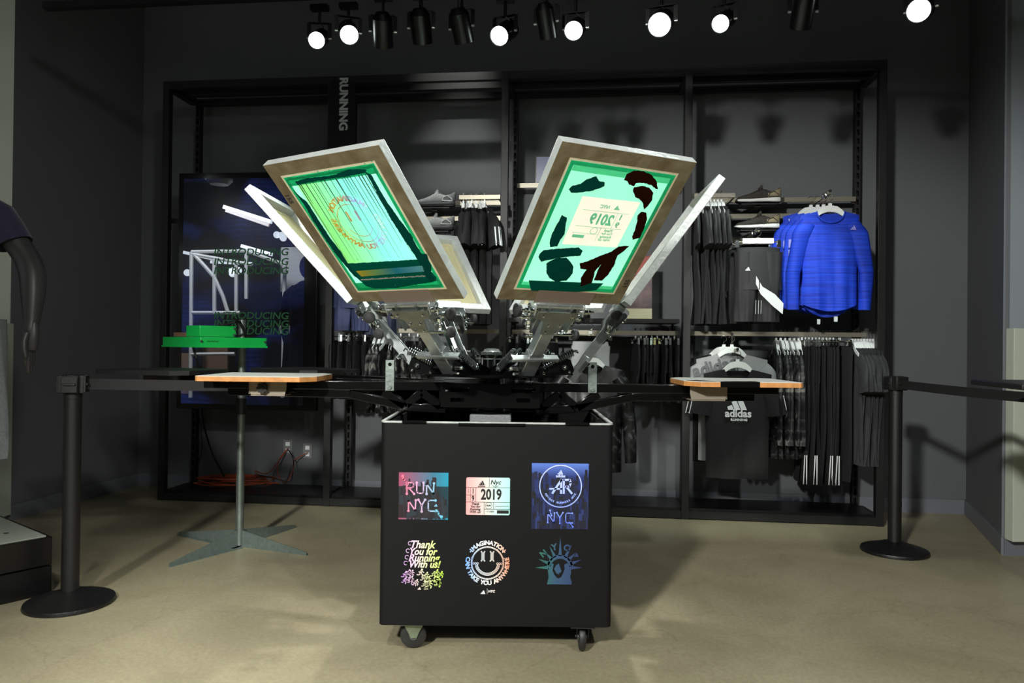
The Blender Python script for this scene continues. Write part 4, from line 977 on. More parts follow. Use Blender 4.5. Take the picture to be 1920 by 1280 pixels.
# lower rail of the second section
row(lambda i: pants('black_shorts',"black shorts in the row beside the sign post",'shorts',M_short,.16,.42,90+i,.020,group='black shorts at the left',split=.2),
    hanger('clip','clip hangers at the left',"clip hanger in the shorts row beside the sign post"),us_px(637,697,8,620,.16),.16,LR+.012,seed=8,drop=.012,jit=.2)
row(lambda i: shirt('camouflage_shirt',"camouflage shirt left of the silver stop bracket",'shirt',M_camo,.18,.50,'short',95+i,t=.022,group='camouflage tops left of the stop bracket',fold=.014),
    hanger('white','white hangers of the camouflage tops',"white hanger among the four camouflage shirts"),us_px(708,736,4,620,.16),.16,LR+.012,seed=9,drop=.025,jit=.2)
row(lambda i: pants('camo_pants',"camouflage pants right of the silver stop bracket",'pants',M_camo,.17,.72,98+i,.028,group='camouflage pants right of the stop bracket'),
    hanger('clip','clip hangers of the camouflage pants',"clip hanger among the camouflage pants"),us_px(752,800,4,620,.16),.16,LR+.012,seed=10,drop=.012,jit=.2)
# faceout arms
def faceout(u,z,label,v0=RD-.06,v1=.0,drop=.03):
    o=bt('faceout_arm',label,'display arm',u,v0,z); MB().bar((0,0,0),(0,v1-v0,-drop),.012,.022).build('arm',M_railm,o)
    MB().sphere((0,v1-v0,-drop+.008),.010,10).build('end_knob',M_rack,o); return o
def frontal(o,h,px,py_top,v,dz=0,rz=0,drop=.035):
    u,z=bp(px,py_top,v); place(o,u,v,z,rz)
    if h: place(h,u,v,z+drop,rz)
    return u,z
def ball_chain(u,z,v0,v1,n,label):
    q=MB()
    for i in range(n):
        v=v0+(v1-v0)*i/(n-1); q.tube([(0+.012*math.sin(i*1.3),v-v0,.0),(.014,v-v0,.022),(0,v-v0,.034),(-.014,v-v0,.022),(0,v-v0,.0)],.0025,5)
    o=q.build('hook_cluster',M_chrome); o.location=B(u,v0,z); o.rotation_euler=(0,0,BA); tag(o,label,'hooks'); return o
# blue long sleeve shirts
blab=['front cobalt blue long-sleeved shirt with reflective chest logo','second cobalt blue long-sleeved shirt just behind the front one','third cobalt blue long-sleeved shirt, deepest of the stack','fourth blue long-sleeved shirt at the very back of the stack']
u0,z0=bp(1556,397,-.03)
for i,(du,dv) in enumerate(((0,0),(-.012,.10),(-.030,.17),(-.055,.24))):
    g=shirt('long_sleeve_shirt',blab[i],'shirt',M_blue,.185,.655,'long',200+i,t=.045 if i==0 else .034,hem=.045,group=None,fold=.010,sway=.01)
    g.location=B(u0+du,-.03+dv,z0+.012*i); g.rotation_euler=(0,0,BA)
    h=hanger('white',None,'white hanger of the %s cobalt blue shirt'%('front','second','third','rearmost')[i]); h.location=B(u0+du,-.03+dv,z0+.012*i+.018); h.rotation_euler=(0,0,BA)
    if i==0:
        M_refl=mat('lilac_reflective_print','8f8fd6',.4)
        q=MB(); logo3(q,T(.135,-.040,-.125)@RX(90),.045); q.build('chest_logo',M_refl,g)
        q=MB(); n=24; q.tube([(.088*math.cos(a),-.020-.018*abs(math.sin(a)),-.078*abs(math.sin(a))*.98) for a in [PI*k/n for k in range(n+1)]],.0045,6); q.build('collar_band',mat('cobalt_collar','0a3cc8',.7),g)
        q=MB(); logo3(q,T(-.0,.030,-.055)@RX(90),.02); q.build('inner_logo',M_refl,g)
        q=MB(); q.box((.222,-.024,-.27),(.028,.004,.09)); q.build('sleeve_patch',M_refl,g)
    else:
        q=MB()
        for k_,zz in enumerate((-.20,-.27)): q.box((-.215,-.030,zz-.01*i),(.032,.004,.055))
        q.build('sleeve_patch',M_refl,g)
faceout(u0-.005,z0+.125,'display arm carrying the blue shirts',v1=-.05,drop=.0)
ball_chain(u0-.01,z0+.105,.08,-.02,9,'cluster of metal hanger hooks above the blue shirts')
q=MB(); 
tagm=mat('paper_tag','c9cfd0',.5)
for i,(a,b_) in enumerate(((1567,598),(1535,603))):
    u,z=bp(a,b_,-.05); o=MB().box((0,0,0),(.022,.002,.034)).build('price_tag',tagm,loc=B(u,-.05,z),rz=BA+.3*i); tag(o,'white price tag hanging below the hem of the front blue shirt' if i==0 else 'smaller white price tag left of the other under the blue shirt','price tag')
# black shorts with white slash
g=pants('running_shorts','black running shorts with a white diagonal flash facing out','shorts',mat('black_woven_shorts','2a2a2c',.7,vary=.3,vscale=12),.15,.49,210,.05,split=.28,flare=1.02)
h=hanger('clip',None,'wide white clip hanger of the shorts with the white flash')
u_s,z_s=frontal(g,h,1421,465,-.02,drop=.025)
q=MB(); q.prism([(-.02,-.19),(-.012,-.205),(.02,-.26),(.10,-.31),(.155,-.37),(.15,-.44),(.09,-.39),(.01,-.31),(-.022,-.24)],.003,T(0,-.052,0)@RX(90)); q.build('white_flash',M_wht,g)
q=MB(); logo3(q,T(-.075,-.054,-.155)@RX(90),.04); q.build('thigh_logo',M_wht,g)
q=MB()
for k_ in range(3): q.bar((-.02+.017*k_,-.053,-.35),(-.022+.017*k_,-.053,-.44),.007,.002)
q.build('hem_stripes',M_wht,g)
MB().box((0,-.004,.022),(.20,.014,.035)).build('bar_cover',M_white,h)
g2=pants('running_shorts','plain black shorts hanging behind the white-flash pair','shorts',M_short,.16,.50,211,.04,split=.28); place(g2,u_s-.03,.10,z_s+.0,0)
h2=hanger('clip',None,'clip hanger of the plain black shorts behind'); place(h2,u_s-.03,.10,z_s+.028,0)
faceout(u_s,z_s+.118,'display arm carrying the black running shorts',v1=-.04,drop=0); ball_chain(u_s-.01,z_s+.10,.10,0,6,'cluster of metal hanger hooks above the running shorts')
# black t-shirt facing out, pale one behind it
g=shirt('t_shirt','black t-shirt facing out with a big white chest logo','t-shirt',M_tee_black,.22,.72,'short',220,'sleeve',t=.05,fold=.010)
h=hanger('white',None,'white hanger of the black t-shirt with the chest logo'); u_b,z_b=frontal(g,h,1383,692,-.03,drop=.030)
q=MB(); logo3(q,T(-.015,-.062,-.265)@RX(90),.155); q.text('adidas',.068,T(-.005,-.064,-.290)@RX(90),bold=.0022); q.text('RUNNING',.021,T(0,-.066,-.330)@RX(90),bold=.0009,space=1.15); q.build('chest_print',M_wht,g)
M_lgrey=mat('pale_grey_cloth','9a9c9c',.8,vary=.1,vscale=20)
g=shirt('t_shirt','pale grey t-shirt with large lettering behind the black logo t-shirt','t-shirt',M_lgrey,.235,.72,'short',221,t=.04,fold=.01); u2,z2=bp(1372,664,.06); place(g,u2,.06,z2,0)
q=MB(); q.text('adidas',.12,T(-.12,-.042,-.085)@RX(90)@RZ(14),bold=.003); q.build('chest_print',mat('grey_lettering_print','5f6163',.6),g)
h=hanger('white',None,'white hanger of the pale grey t-shirt'); place(h,u2,.06,z2+.03,0)
g=shirt('t_shirt','second black t-shirt hanging behind the pale grey one','t-shirt',M_tee_black,.22,.74,'short',222,'sleeve',t=.04); place(g,u2-.04,.14,z2,0)
h=hanger('white',None,'white hanger of the second black t-shirt'); place(h,u2-.04,.14,z2+.03,0)
faceout(u_b-.005,z_b+.125,'display arm carrying the black logo t-shirt',v0=.16,v1=-.05,drop=0)
o=bt('arm_mount','short black post joining the display arm to the lower right rail','bracket',u_b-.005,.16,LR-.13); MB().box((0,0,.06),(.016,.016,.15)).build('mount_post',M_rack,o)
# camouflage jacket facing out, grey shorts behind
g=shirt('camo_jacket','glossy black camouflage jacket facing out beside the press cart','jacket',M_camo2,.23,.72,'long',230,t=.07,fold=.02); h=hanger('white',None,'white hanger of the glossy camouflage jacket')
u_c,z_c=frontal(g,h,1108,684,-.02,drop=.030)
q=MB(); q.bar((0,-.058,-.07),(0,-.078,-.66),.006,.004); q.build('zipper',M_rack,g)
g=pants('grey_shorts','pale grey shorts hanging behind the glossy camouflage jacket','shorts',M_lgrey,.13,.30,231,.03,split=.2); u2,z2=bp(1107,640,.05); place(g,u2,.05,z2,.05)
h=hanger('clip',None,'clip hanger of the pale grey shorts'); place(h,u2,.05,z2+.028,.05)
faceout(u_c,z_c+.125,'display arm carrying the glossy camouflage jacket',v0=.16,v1=-.04,drop=0)
# navy shorts, upper left
M_navy=mat('navy_cloth','3a4268',.7,vary=.3,vscale=14)
g=pants('navy_shorts','navy shorts hanging high beside the sign post at the left','shorts',M_navy,.13,.36,240,.05,split=.2); h=hanger('clip',None,'clip hanger of the navy shorts'); frontal(g,h,660,525,.02,drop=.026)
g=pants('navy_shorts','darker navy shorts behind the left silver screen','shorts',mat('dark_navy_cloth','20263f',.7),.13,.38,241,.05,split=.2); h=hanger('clip',None,'clip hanger of the darker navy shorts'); frontal(g,h,712,528,.08,drop=.026)
# ------------------------------------------------------------------ shoes
def shoe(label,cols,px,py,v,grp=None):
    """px,py = heel-side bottom corner; toe points left (-x)"""
    u,z=bp(px,py,v); r=bt('running_shoe',label,'shoe',u-.15,v,z)
    L=.30
    prof=lambda s: .045*(math.sin(PI*min(1,max(0,.12+s*.80)))**.5)*(1.0 if s>.35 else .86+.4*s)
    def loft(secs,m,name):
        q=MB(); n=14; vs=[];fs=[]
        for (x,w_,zb,zt) in secs:
            for k in range(n):
                a=2*PI*k/n; cx,cz=math.cos(a),math.sin(a); cx=math.copysign(abs(cx)**.6,cx); cz=math.copysign(abs(cz)**.6,cz)
                vs.append((x,w_*cx,(zb+zt)/2+(zt-zb)/2*cz))
        for j in range(len(secs)-1):
            for k in range(n): fs.append((j*n+k,j*n+(k+1)%n,(j+1)*n+(k+1)%n,(j+1)*n+k))
        fs+=[tuple(range(n))[::-1],tuple(range((len(secs)-1)*n,len(secs)*n))]
        q.add(vs,fs); return q.build(name,m,r,smooth=60)
    X=[-.155,-.148,-.12,-.06,0,.06,.11,.14,.150]
    W=[.010,.026,.040,.047,.042,.038,.040,.034,.018]
    loft([(x,w_,zb,zt) for x,w_,zb,zt in zip(X,W,[.016,.010,.003,0,.002,.004,.0,.003,.010],[.022,.020,.014,.010,.012,.014,.012,.012,.016])],cols[0],'outsole')
    loft([(x,w_*1.03,zb,zt) for x,w_,zb,zt in zip(X,W,[.020,.014,.010,.008,.010,.010,.008,.008,.014],[.026,.030,.032,.032,.036,.040,.044,.046,.040])],cols[1],'midsole')
    loft([(-.150,.014,.022,.034),(-.135,.030,.024,.048),(-.10,.040,.026,.058),(-.06,.043,.028,.070),(-.02,.040,.030,.088),(.02,.036,.032,.102),(.045,.034,.034,.100),(.08,.033,.036,.088),(.11,.034,.038,.090),(.135,.028,.040,.104),(.148,.016,.044,.112)],cols[2],'upper')
    loft([(.060,.036,.036,.075),(.09,.037,.038,.088),(.12,.036,.040,.096),(.142,.026,.042,.106),(.152,.012,.046,.112)],cols[3],'heel_counter')
    q=MB(); q.prism([(.0,.095),(.03,.098),(.028,.128),(.018,.132),(.004,.112)],.030,T(0,.015,0)@RX(90)); q.build('tongue',cols[2],r)
    q=MB()
    for i in range(5): x=-.045+.016*i; q.tube([(x-.004,-.036,.062+.008*i),(x+.002,-.018,.075+.0085*i),(x+.004,.012,.077+.0085*i)],.0026,5)
    q.build('laces',cols[4],r)
    q=MB(); q.tube([(.062,-.038,.048),(.072,-.039,.070),(.100,-.040,.082),(.130,-.034,.060),(.138,-.030,.046),(.062,-.038,.046)],.0028,5); q.build('heel_clip',cols[4],r)
    MB().box((0,.06,-.006),(.20,.18,.010)).build('shoe_ledge',M_rack,r) if False else None
    b=bt('shoe_shelf','small ledge under the '+label,'shelf',u-.15,v,z-.004)
    q=MB(); q.box((0,.0,-.004),(.24,.10,.006)); q.box((.0,.09,-.012),(.04,.20,.010)); q.build('ledge',M_rack,b)
    return r
Mso=mat('shoe_black_rubber','151515',.6); Mwh=mat('shoe_white_foam','e6e8e4',.55); Mdk=mat('shoe_knit_brown_black','39352f',.8,vary=.6,vscale=60); Mtan=mat('shoe_tan','8d8266',.6); Mg=mat('shoe_grey_foam','3b3d40',.55); Mlg=mat('shoe_light_grey_knit','9fa3a4',.8,vary=.3,vscale=50); Mg2=mat('shoe_mid_grey','6b6e70',.7)
shoe('black and tan running shoe on the top crossbar at the right',(Mso,Mwh,Mdk,Mtan,Mso),1463,382,.22)
shoe('black and tan running shoe on the second crossbar at the right',(Mso,Mwh,Mdk,Mtan,Mso),1461,431,.22)
shoe('grey running shoe on the top crossbar behind the left screen',(Mso,Mg,Mlg,Mg2,Mwh),853,389,.22)
shoe('grey running shoe below another, behind the left screen',(Mso,Mg,Mlg,Mg2,Mwh),851,433,.22)
# ------------------------------------------------------------------ television
u0,z1=bp(336,325,.06);u1,z0=bp(591,771,.06)
tv=bt('television','large black portrait television in the left rack section, showing a dark blue picture','television',(u0+u1)/2,.06,z0)
Wt,Ht=u1-u0,z1-z0
q=MB(); q.box((0,.03,Ht/2),(Wt,.06,Ht)); q.build('casing',M_gloss,tv,bevel=.003)
def tvscreen():
    m=bpy.data.materials.new('glossy_dark_blue_display'); m.use_nodes=True; N=m.node_tree.nodes; L=m.node_tree.links; b=N['Principled BSDF']; out=N['Material Output']
    b.inputs['Base Color'].default_value=(.004,.004,.006,1); b.inputs['Roughness'].default_value=.2
    tc=N.new('ShaderNodeTexCoord'); mp=N.new('ShaderNodeMapping'); mp.inputs['Scale'].default_value=(1,1,1.4); L.new(tc.outputs['Object'],mp.inputs[0])
    n=N.new('ShaderNodeTexNoise'); n.inputs['Scale'].default_value=1.8; n.inputs['Detail'].default_value=3; n.inputs['Distortion'].default_value=.8; L.new(mp.outputs[0],n.inputs['Vector'])
    wv=N.new('ShaderNodeTexWave'); wv.bands_direction='Z'; wv.inputs['Scale'].default_value=9; wv.inputs['Distortion'].default_value=3; wv.inputs['Detail'].default_value=1; L.new(tc.outputs['Object'],wv.inputs['Vector'])
    r=N.new('ShaderNodeValToRGB'); r.color_ramp.elements[0].position=.46; r.color_ramp.elements[0].color=(.0004,.0005,.0015,1); r.color_ramp.elements[1].position=.70; r.color_ramp.elements[1].color=(.010,.022,.13,1); L.new(n.outputs['Fac'],r.inputs[0])
    mx=N.new('ShaderNodeMixRGB'); mx.blend_type='MULTIPLY'; mx.inputs[0].default_value=.45; L.new(r.outputs[0],mx.inputs[1]); L.new(wv.outputs['Color'],mx.inputs[2]); L.new(mx.outputs[0],b.inputs['Emission Color']); b.inputs['Emission Strength'].default_value=.8
    g=N.new('ShaderNodeBsdfGlossy'); g.inputs['Roughness'].default_value=.0; g.inputs[0].default_value=(.9,.95,1,1)
    ms=N.new('ShaderNodeMixShader'); ms.inputs[0].default_value=.20; L.new(b.outputs[0],ms.inputs[1]); L.new(g.outputs[0],ms.inputs[2]); L.new(ms.outputs[0],out.inputs['Surface']); return m
sx0=bp(343,500,.06)[0];sx1=bp(571,500,.06)[0];sz0=bp(450,758,.06)[1];sz1=bp(450,334,.06)[1]
ucx=(u0+u1)/2
q=MB(); q.box(((sx0+sx1)/2-ucx,-.0015,(sz0+sz1)/2-z0),(sx1-sx0,.003,sz1-sz0)); q.build('display_panel',tvscreen(),tv)
q=MB()
MG=mat('dim_green_display_lettering','0a140c',.4,emit='2a6a40',estr=.28)
for py,sz in ((473,.115),(491,.115),(508,.115),(592,.115),(607,.115),(621,.115)):
    q=MB(); u,z=bp(463,py,.06); q.text('INTRODUCING',sz*.62,T(u-ucx+.03,-.0034,z-z0)@RX(90),bold=.001,shear=.15,sx=1.15,h=.0003); q.build('display_lettering',MG,tv)
for zz in (.35,1.0): MB().box((-Wt/2-.03,.03,Ht*zz*.8),(.08,.03,.03)).build('mount_arm',M_rack,tv)
# room seen only as a reflection in the television glass: things that stand behind the viewer
TP=B(0,.0565); TN=BV.copy()
def refl(px,py,D):
    r=ray(px,py); P=CO+r*(D/r.y); return P-TN*2*((P-TP).dot(TN))
M_led=mat('led_strip','ffffff',.5,emit='eef6ff',estr=3.5)
M_ledw=mat('warm_led_strip','ffffff',.5,emit='ffb08a',estr=.5)
def strip(p0,p1,D,label,m=M_led,D2=None,wd=.06):
    a=refl(*p0,D);b=refl(*p1,D2 or D); mid=(a+b)/2
    o=MB().bar(a-mid,b-mid,wd,.04).build('linear_lamp',m,loc=mid); tag(o,label,'lamp'); return o
strip((420,388),(509,416),8,'long white strip lamp mirrored near the top of the television')
strip((424,394),(505,422),8.3,'warm strip lamp mirrored just below the long white one',M_ledw,wd=.04)
strip((453,461),(510,477),9,'shorter white strip lamp mirrored above the booth')
strip((345,473),(430,492),10,'white strip lamp mirrored at the left of the booth')
strip((395,491),(473,494),11,'faint flat strip lamp mirrored inside the booth top',wd=.05)
for i,(a,b_) in enumerate(((519,440),(531,446),(528,441),(351,511),(435,507),(447,507),(436,513))):
    p=refl(a,b_,9.5); o=MB().sphere((0,0,0),.045,12).build('spot_lamp_bulb',M_led,loc=p); tag(o,('left round lamp of the upper mirrored pair in the television','upper right round lamp of the mirrored pair in the television','lower right round lamp of the mirrored trio near the television top','round mirrored lamp at the left edge of the television','left round lamp of the mirrored trio inside the booth','right round lamp of the mirrored trio inside the booth','lowest round lamp of the mirrored trio inside the booth')[i],'lamp','round lamps mirrored in the television')
bth=thing('tube_booth','white tube frame booth seen mirrored in the television','booth',(0,0,0)); 
M_tubew=mat('white_tube_paint','f0f4f6',.4)
def bpth(name,pts,D,r=.022,m=None): 
    MB().tube([refl(*p,(D if not isinstance(D,(list,tuple)) else D[i])) for i,p in enumerate(pts)],r,6).build(name,m or M_tubew,bth)
for a,b_ in (((359,472),(357,745)),((402,486),(402,588)),((443,493),(443,588)),((462,470),(462,560)),((534,494),(530,745)),((359,472),(462,470)),((462,470),(534,496)),((359,476),(472,496)),((360,586),(450,586)),((358,664),(440,663))): bpth('booth_tube',[a,b_],8.6)
bpth('booth_arc',[(364,477),(385,500),(402,520),(418,555),(428,588)],8.6)
o=MB().lathe([(.02,0),(.09,0),(.13,.04),(.13,.06),(.02,.06)],24).build('ceiling_sensor',mat('white_sensor','c6ccd0',.4),loc=refl(411,346,7.5)); tag(o,'round white ceiling sensor mirrored at the top of the television','sensor')
for i,(px,py,w_,h_,c,lab) in enumerate(((404,678,.34,.36,'8a6f5c','brown box board mirrored behind the green heater'),(348,700,.14,.5,'a08872','narrow tan board mirrored at the television edge'),(548,618,.35,.10,'b9bcbc','pale counter top mirrored at the right of the television'),(552,505,.36,.55,'c9cccb','pale wall panel mirrored at the right of the television'))):
    p=refl(px,py,9.2); q=MB(); q.box((0,0,0),(w_,.03,h_)); o=q.build('panel_board',mat('reflected_board_%s'%'abcd'[i],c,.7),loc=p,bevel=.004); tag(o,lab,'board')
lb=bpy.data.lights.new('booth_fill_spot','SPOT'); lb.energy=700; lb.spot_size=R(46); lb.shadow_soft_size=.1; lbo=bpy.data.objects.new('booth_fill_spot',lb); COL.objects.link(lbo)  # unseen spot added to brighten the booth tubes in the television glass
pb=refl(450,560,8.6); lbo.location=(-3.75,4.3,3.7); lbo.rotation_euler=((pb-Vector(lbo.location)).to_track_quat('-Z','Y')).to_euler()
# ------------------------------------------------------------------ outlets and cords in the left rack section
for i,(px,py) in enumerate(((540,838),(577,845))):
    u,z=bp(px,py,WV); o=bt('wall_outlet',('white wall outlet nearer the green heater pole','white wall outlet nearer the sign post')[i],'outlet',u,WV-.003,z)
    MB().box((0,0,0),(.072,.006,.115)).build('cover_plate',mat('grey_outlet_plate','77797b',.5),o)
    for s in (-1,1): MB().box((0,-.004,s*.026),(.034,.004,.030)).build('socket',M_white,o)
M_orange=mat('orange_cord_sheath','8a3a1c',.5); M_cord=mat('black_cord_sheath','0c0c0c',.5)
q=MB(); rr=random.Random(8); P=[]
cu,_=bp(445,885,.25)
for i in range(150):
    a=i*.42; r_=.16+.05*math.sin(i*.31)+rr.uniform(-.02,.02); P.append((r_*1.5*math.cos(a),.5*r_*math.sin(a),.012+.05*abs(math.sin(i*.13))+.0001*i))
q.tube(P,.005,6); o=q.build('extension_cord',M_orange,loc=B(cu,.22,.072),rz=BA); tag(o,'coiled orange extension cord lying on the rack base','cord')
def cord(pts,m,label,r=.005,v=None):
    W_=[]
    for p in pts:
        u,z=bp(p[0],p[1],p[2]); W_.append(B(u,p[2],z))
    # catmull-rom
    Q=[]
    for i in range(len(W_)-1):
        p0=W_[max(i-1,0)];p1=W_[i];p2=W_[i+1];p3=W_[min(i+2,len(W_)-1)]
        for k in range(8):
            t=k/8; Q.append(.5*((2*p1)+(p2-p0)*t+(2*p0-5*p1+4*p2-p3)*t*t+(3*p1-p0-3*p2+p3)*t**3))
    Q.append(W_[-1]); c=Q[0].copy(); o=MB().tube([x-c for x in Q],r,6).build('power_cord',m,loc=c); tag(o,label,'cord'); return o
cord([(540,840,.47),(525,858,.44),(520,885,.38),(535,905,.32),(550,880,.38),(553,862,.44),(577,848,.47)],M_orange,'orange cord looping down from the two wall outlets',.004)
cord([(540,842,.46),(550,862,.42),(548,890,.36),(541,902,.30),(500,893,.28),(478,889,.26)],M_cord,'black cord looping from the left outlet to the floor panel',.004)
cord([(540,840,.47),(510,880,.42),(495,888,.36),(478,882,.3),(488,893,.28)],M_orange,'orange cord end lying beside the coil',.004)
cord([(378,765,.10),(383,800,.3),(398,850,.4),(414,880,.32),(420,892,.25)],M_cord,'thick black cord hanging from under the television to the coil',.007)
cord([(372,765,.38),(376,800,.40),(379,840,.42),(372,870,.40)],M_cord,'thin black cord beside the left rear upright',.004)
# ------------------------------------------------------------------ flash dryer on its pole
FS=at(449,1021,4.24); fs=thing('flash_dryer','green flash dryer on a galvanized pole with four splayed feet','flash dryer',(FS.x,FS.y,0))
MB().cyl((0,0,.01),(0,0,1.285),.0205,n=20).build('pole',M_galv,fs)
MB().cyl((0,0,.01),(0,0,.40),.0225,n=20).build('pole_sleeve',M_galv,fs)
MB().cyl((0,0,.75),(0,0,.84),.028,n=20).build('pole_collar',M_black,fs)
for px,py in ((317,1063),(575,1041),(334,1003),(554,989)):
    g=onplane(px,py,Vector((0,0,0)),Vector((0,0,1))); d=Vector((g.x-FS.x,g.y-FS.y,0)); L=d.length; d.normalize(); rz=math.atan2(d.y,d.x)
    q=MB(); q.prism([(.015,0),(L,0),(L,.018),(L-.03,.024),(.015,.095)],.004,T(0,.0,0)@RX(90)); q.prism([(.015,0),(L,0),(L,.010),(.015,.045)],.004,T(0,0,0)); 
    q.prism([(.015,0),(.06,0),(.06,.02),(.015,.02)],.004,T(0,0,.0))
    q.build('foot',mat('galvanized_sheet','7f8d87',.5,.6,vary=.25,vscale=40),fs,rz=rz)
# heater head: corner nearest the viewer at (376,632)
hc=at(376,641,3.80); hd_=thing
hh=MB(); HR=R(20)
def hp(px,py,Y): return at(px,py,Y)
A=at(376,641,3.86);Cc=at(500,641,4.10);Dd=at(305,641,4.08)
e1=(Cc-A);e1.z=0;e2=Vector((-e1.y,e1.x,0)).normalized()*.42
def quadbox(q,A,e1,e2,z0,z1):
    vs=[];
    for z in (z0,z1):
        for p in (A,A+e1,A+e1+e2,A+e2): vs.append((p.x-FS.x,p.y-FS.y,z))
    q.add(vs,[(0,1,2,3),(4,7,6,5),(0,4,5,1),(1,5,6,2),(2,6,7,3),(3,7,4,0)]); return q
e2=(Dd-A); e2.z=0
quadbox(MB(),A,e1,e2,1.135,1.182).build('heater_panel',M_green,fs,bevel=.002)
quadbox(MB(),A-e1*.01-e2*.01,e1*1.02,e2*1.02,1.128,1.137).build('panel_lip',M_green,fs)
A2=A+e1*.0; quadbox(MB(),A2+e2*.02,e1*.53,e2*.35,1.184,1.242).build('control_box',M_green,fs,bevel=.002)
quadbox(MB(),A2+e2*.40,e1*.2,e2*.30,1.184,1.206).build('cardboard_pad',mat('brown_cardboard','6d5540',.8),fs)
q=MB()
for t_,z in ((.02,1.16),(.98,1.16),(.50,1.195),(.50,1.23)):
    p=A+e1*t_; q.cyl((p.x-FS.x,p.y-FS.y-.002,z),(p.x-FS.x,p.y-FS.y-.009,z),.006,n=8)
q.build('panel_screws',M_rubber,fs)
q=MB(); p=A+e1*.10; 
for k_ in range(7): a=A+e1*(.10+.025*k_); b_=A+e1*(.10+.025*(k_+.6)); q.tube([(a.x-FS.x,a.y-FS.y-.004,1.158+.006*(k_%2)),(b_.x-FS.x,b_.y-FS.y-.004,1.164-.007*(k_%2))],.0014,4)
q.build('marker_scribble',M_rubber,fs)
def P3(px,py,Y): p=at(px,py,Y); return (p.x-FS.x,p.y-FS.y,p.z)
q=MB(); q.tube([P3(378,622,4.2),P3(395,615,4.1),P3(420,610,4.05),P3(440,603,4.05),P3(449,603,4.1),P3(458,620,4.12),P3(463,636,4.14),P3(457,646,4.16),P3(450,640,4.18)],.008,8); q.build('cable',M_cord,fs)
q=MB(); q.tube([P3(362,650,4.0),P3(368,670,4.0),P3(374,697,4.1),P3(376,730,4.3)],.006,6); q.build('hanging_cable',M_cord,fs)
# ------------------------------------------------------------------ belt stanchions
def stanchion(x,y,label,belt_to,z=.965):
    o=thing('belt_stanchion',label,'stanchion',(x,y,0))
    MB().lathe([(.180,0),(.182,.006),(.178,.018),(.150,.028),(.105,.038),(.075,.052),(.055,.058),(.040,.062)],48).build('base',mat('black_textured_rubber','121212',.4,0,.15,120),o)
    MB().cyl((0,0,.05),(0,0,.94),.036,n=32).build('post',M_black,o)
    q=MB(); q.cyl((0,0,.90),(0,0,.945),.0375,n=32); 
    d=Vector((belt_to[0]-x,belt_to[1]-y)); ang=math.atan2(d.y,d.x)
    q.M=RZ(math.degrees(ang))
    q.cyl((0,0,.935),(0,0,1.0),.035,n=24)
    for k_ in range(4):
        q.M=RZ(math.degrees(ang)+90*k_); q.box((.046,0,.965),(.024,.062,.072)); q.box((.036,.030,.965),(.03,.006,.078)); q.box((.036,-.030,.965),(.03,.006,.078)); q.box((.060,0,.965),(.010,.05,.010))
    q.M=Matrix.Identity(4); q.cyl((0,0,.998),(0,0,1.006),.040,n=24); q.build('belt_head',M_black,o,bevel=.002)
    L=d.length; q=MB(); n=16; vs=[];fs=[]
    for i in range(n+1):
        t=i/n; sag=-.012*4*t*(1-t)
        for yy in (-.0012,.0012):
            for zz in (-.024,.024): vs.append((.055+t*(L-.055),yy,z+zz+sag))
    for i in range(n):
        a=4*i; fs+=[(a,a+4,a+5,a+1),(a+2,a+3,a+7,a+6),(a,a+2,a+6,a+4),(a+1,a+5,a+7,a+3)]
    fs+=[(0,1,3,2),(4*n,4*n+2,4*n+3,4*n+1)]
    q.add(vs,fs); q.build('belt',mat('black_webbing','0e0e0f',.75,0,.3,400),o,rz=ang); return o
SL=onplane(131,1131,Vector((0,0,0)),Vector((0,0,1))); SR=onplane(1677,1034,Vector((0,0,0)),Vector((0,0,1)))
stanchion(SL.x,SL.y,'black belt stanchion at the left, its belt running right behind the press',(-.12,3.78))
stanchion(SR.x,SR.y,'black belt stanchion at the right beside the display rack',(2.42,2.75),z=.96)
# dark table corner at the right edge
o=thing('side_table','thin black table top whose corner reaches in at the right edge','table',(2.30,2.95,0))
MB().prism([(-.42,-.20),(.5,-.26),(.5,.30),(-.34,.24)],.022,T(0,0,1.012)).build('top',mat('worn_black_top','1c191a',.5,vary=.3,vscale=12),o,bevel=.004)
for x_ in (.20,): MB().cyl((x_,0,0),(x_,0,1.012),.025,n=16).build('leg',M_black,o)
MB().cyl((.2,0,0),(.2,0,.015),.22,n=32).build('base',M_black,o)
# ------------------------------------------------------------------ plinth and mannequin
pc=onplane(97,1112,Vector((0,0,0)),Vector((0,0,1)))
pl_=thing('mannequin_plinth','two-tier black plinth with pale top at the lower left','plinth',(pc.x,pc.y,0),R(142))
for i in range(2): MB().box((.47,.47,.065+.131*i-.001*(1-i)),(.94,.94,.127)).build('tier',mat('black_plinth_laminate','0d0d0e',.35),pl_,bevel=.003)
MB().box((.47,.47,.2615),(.90,.90,.006)).build('top_panel',mat('pale_plinth_top','a9afa2',.5),pl_)
q=MB(); 
for x_ in (.2,.5): q.cyl((x_,.12,.2645),(x_,.12,.2650),.012,n=12)
q.build('fixing_holes',M_rubber,pl_)
MY=3.36
mz=.262
def A_(px,py,dy=0): 
    p=at(px,py,MY+dy); return p
mc=Vector((-2.56,MY+.02,mz))
man=thing('mannequin','dark grey mannequin in a navy t-shirt at the left edge, arm hanging down','mannequin',tuple(mc))
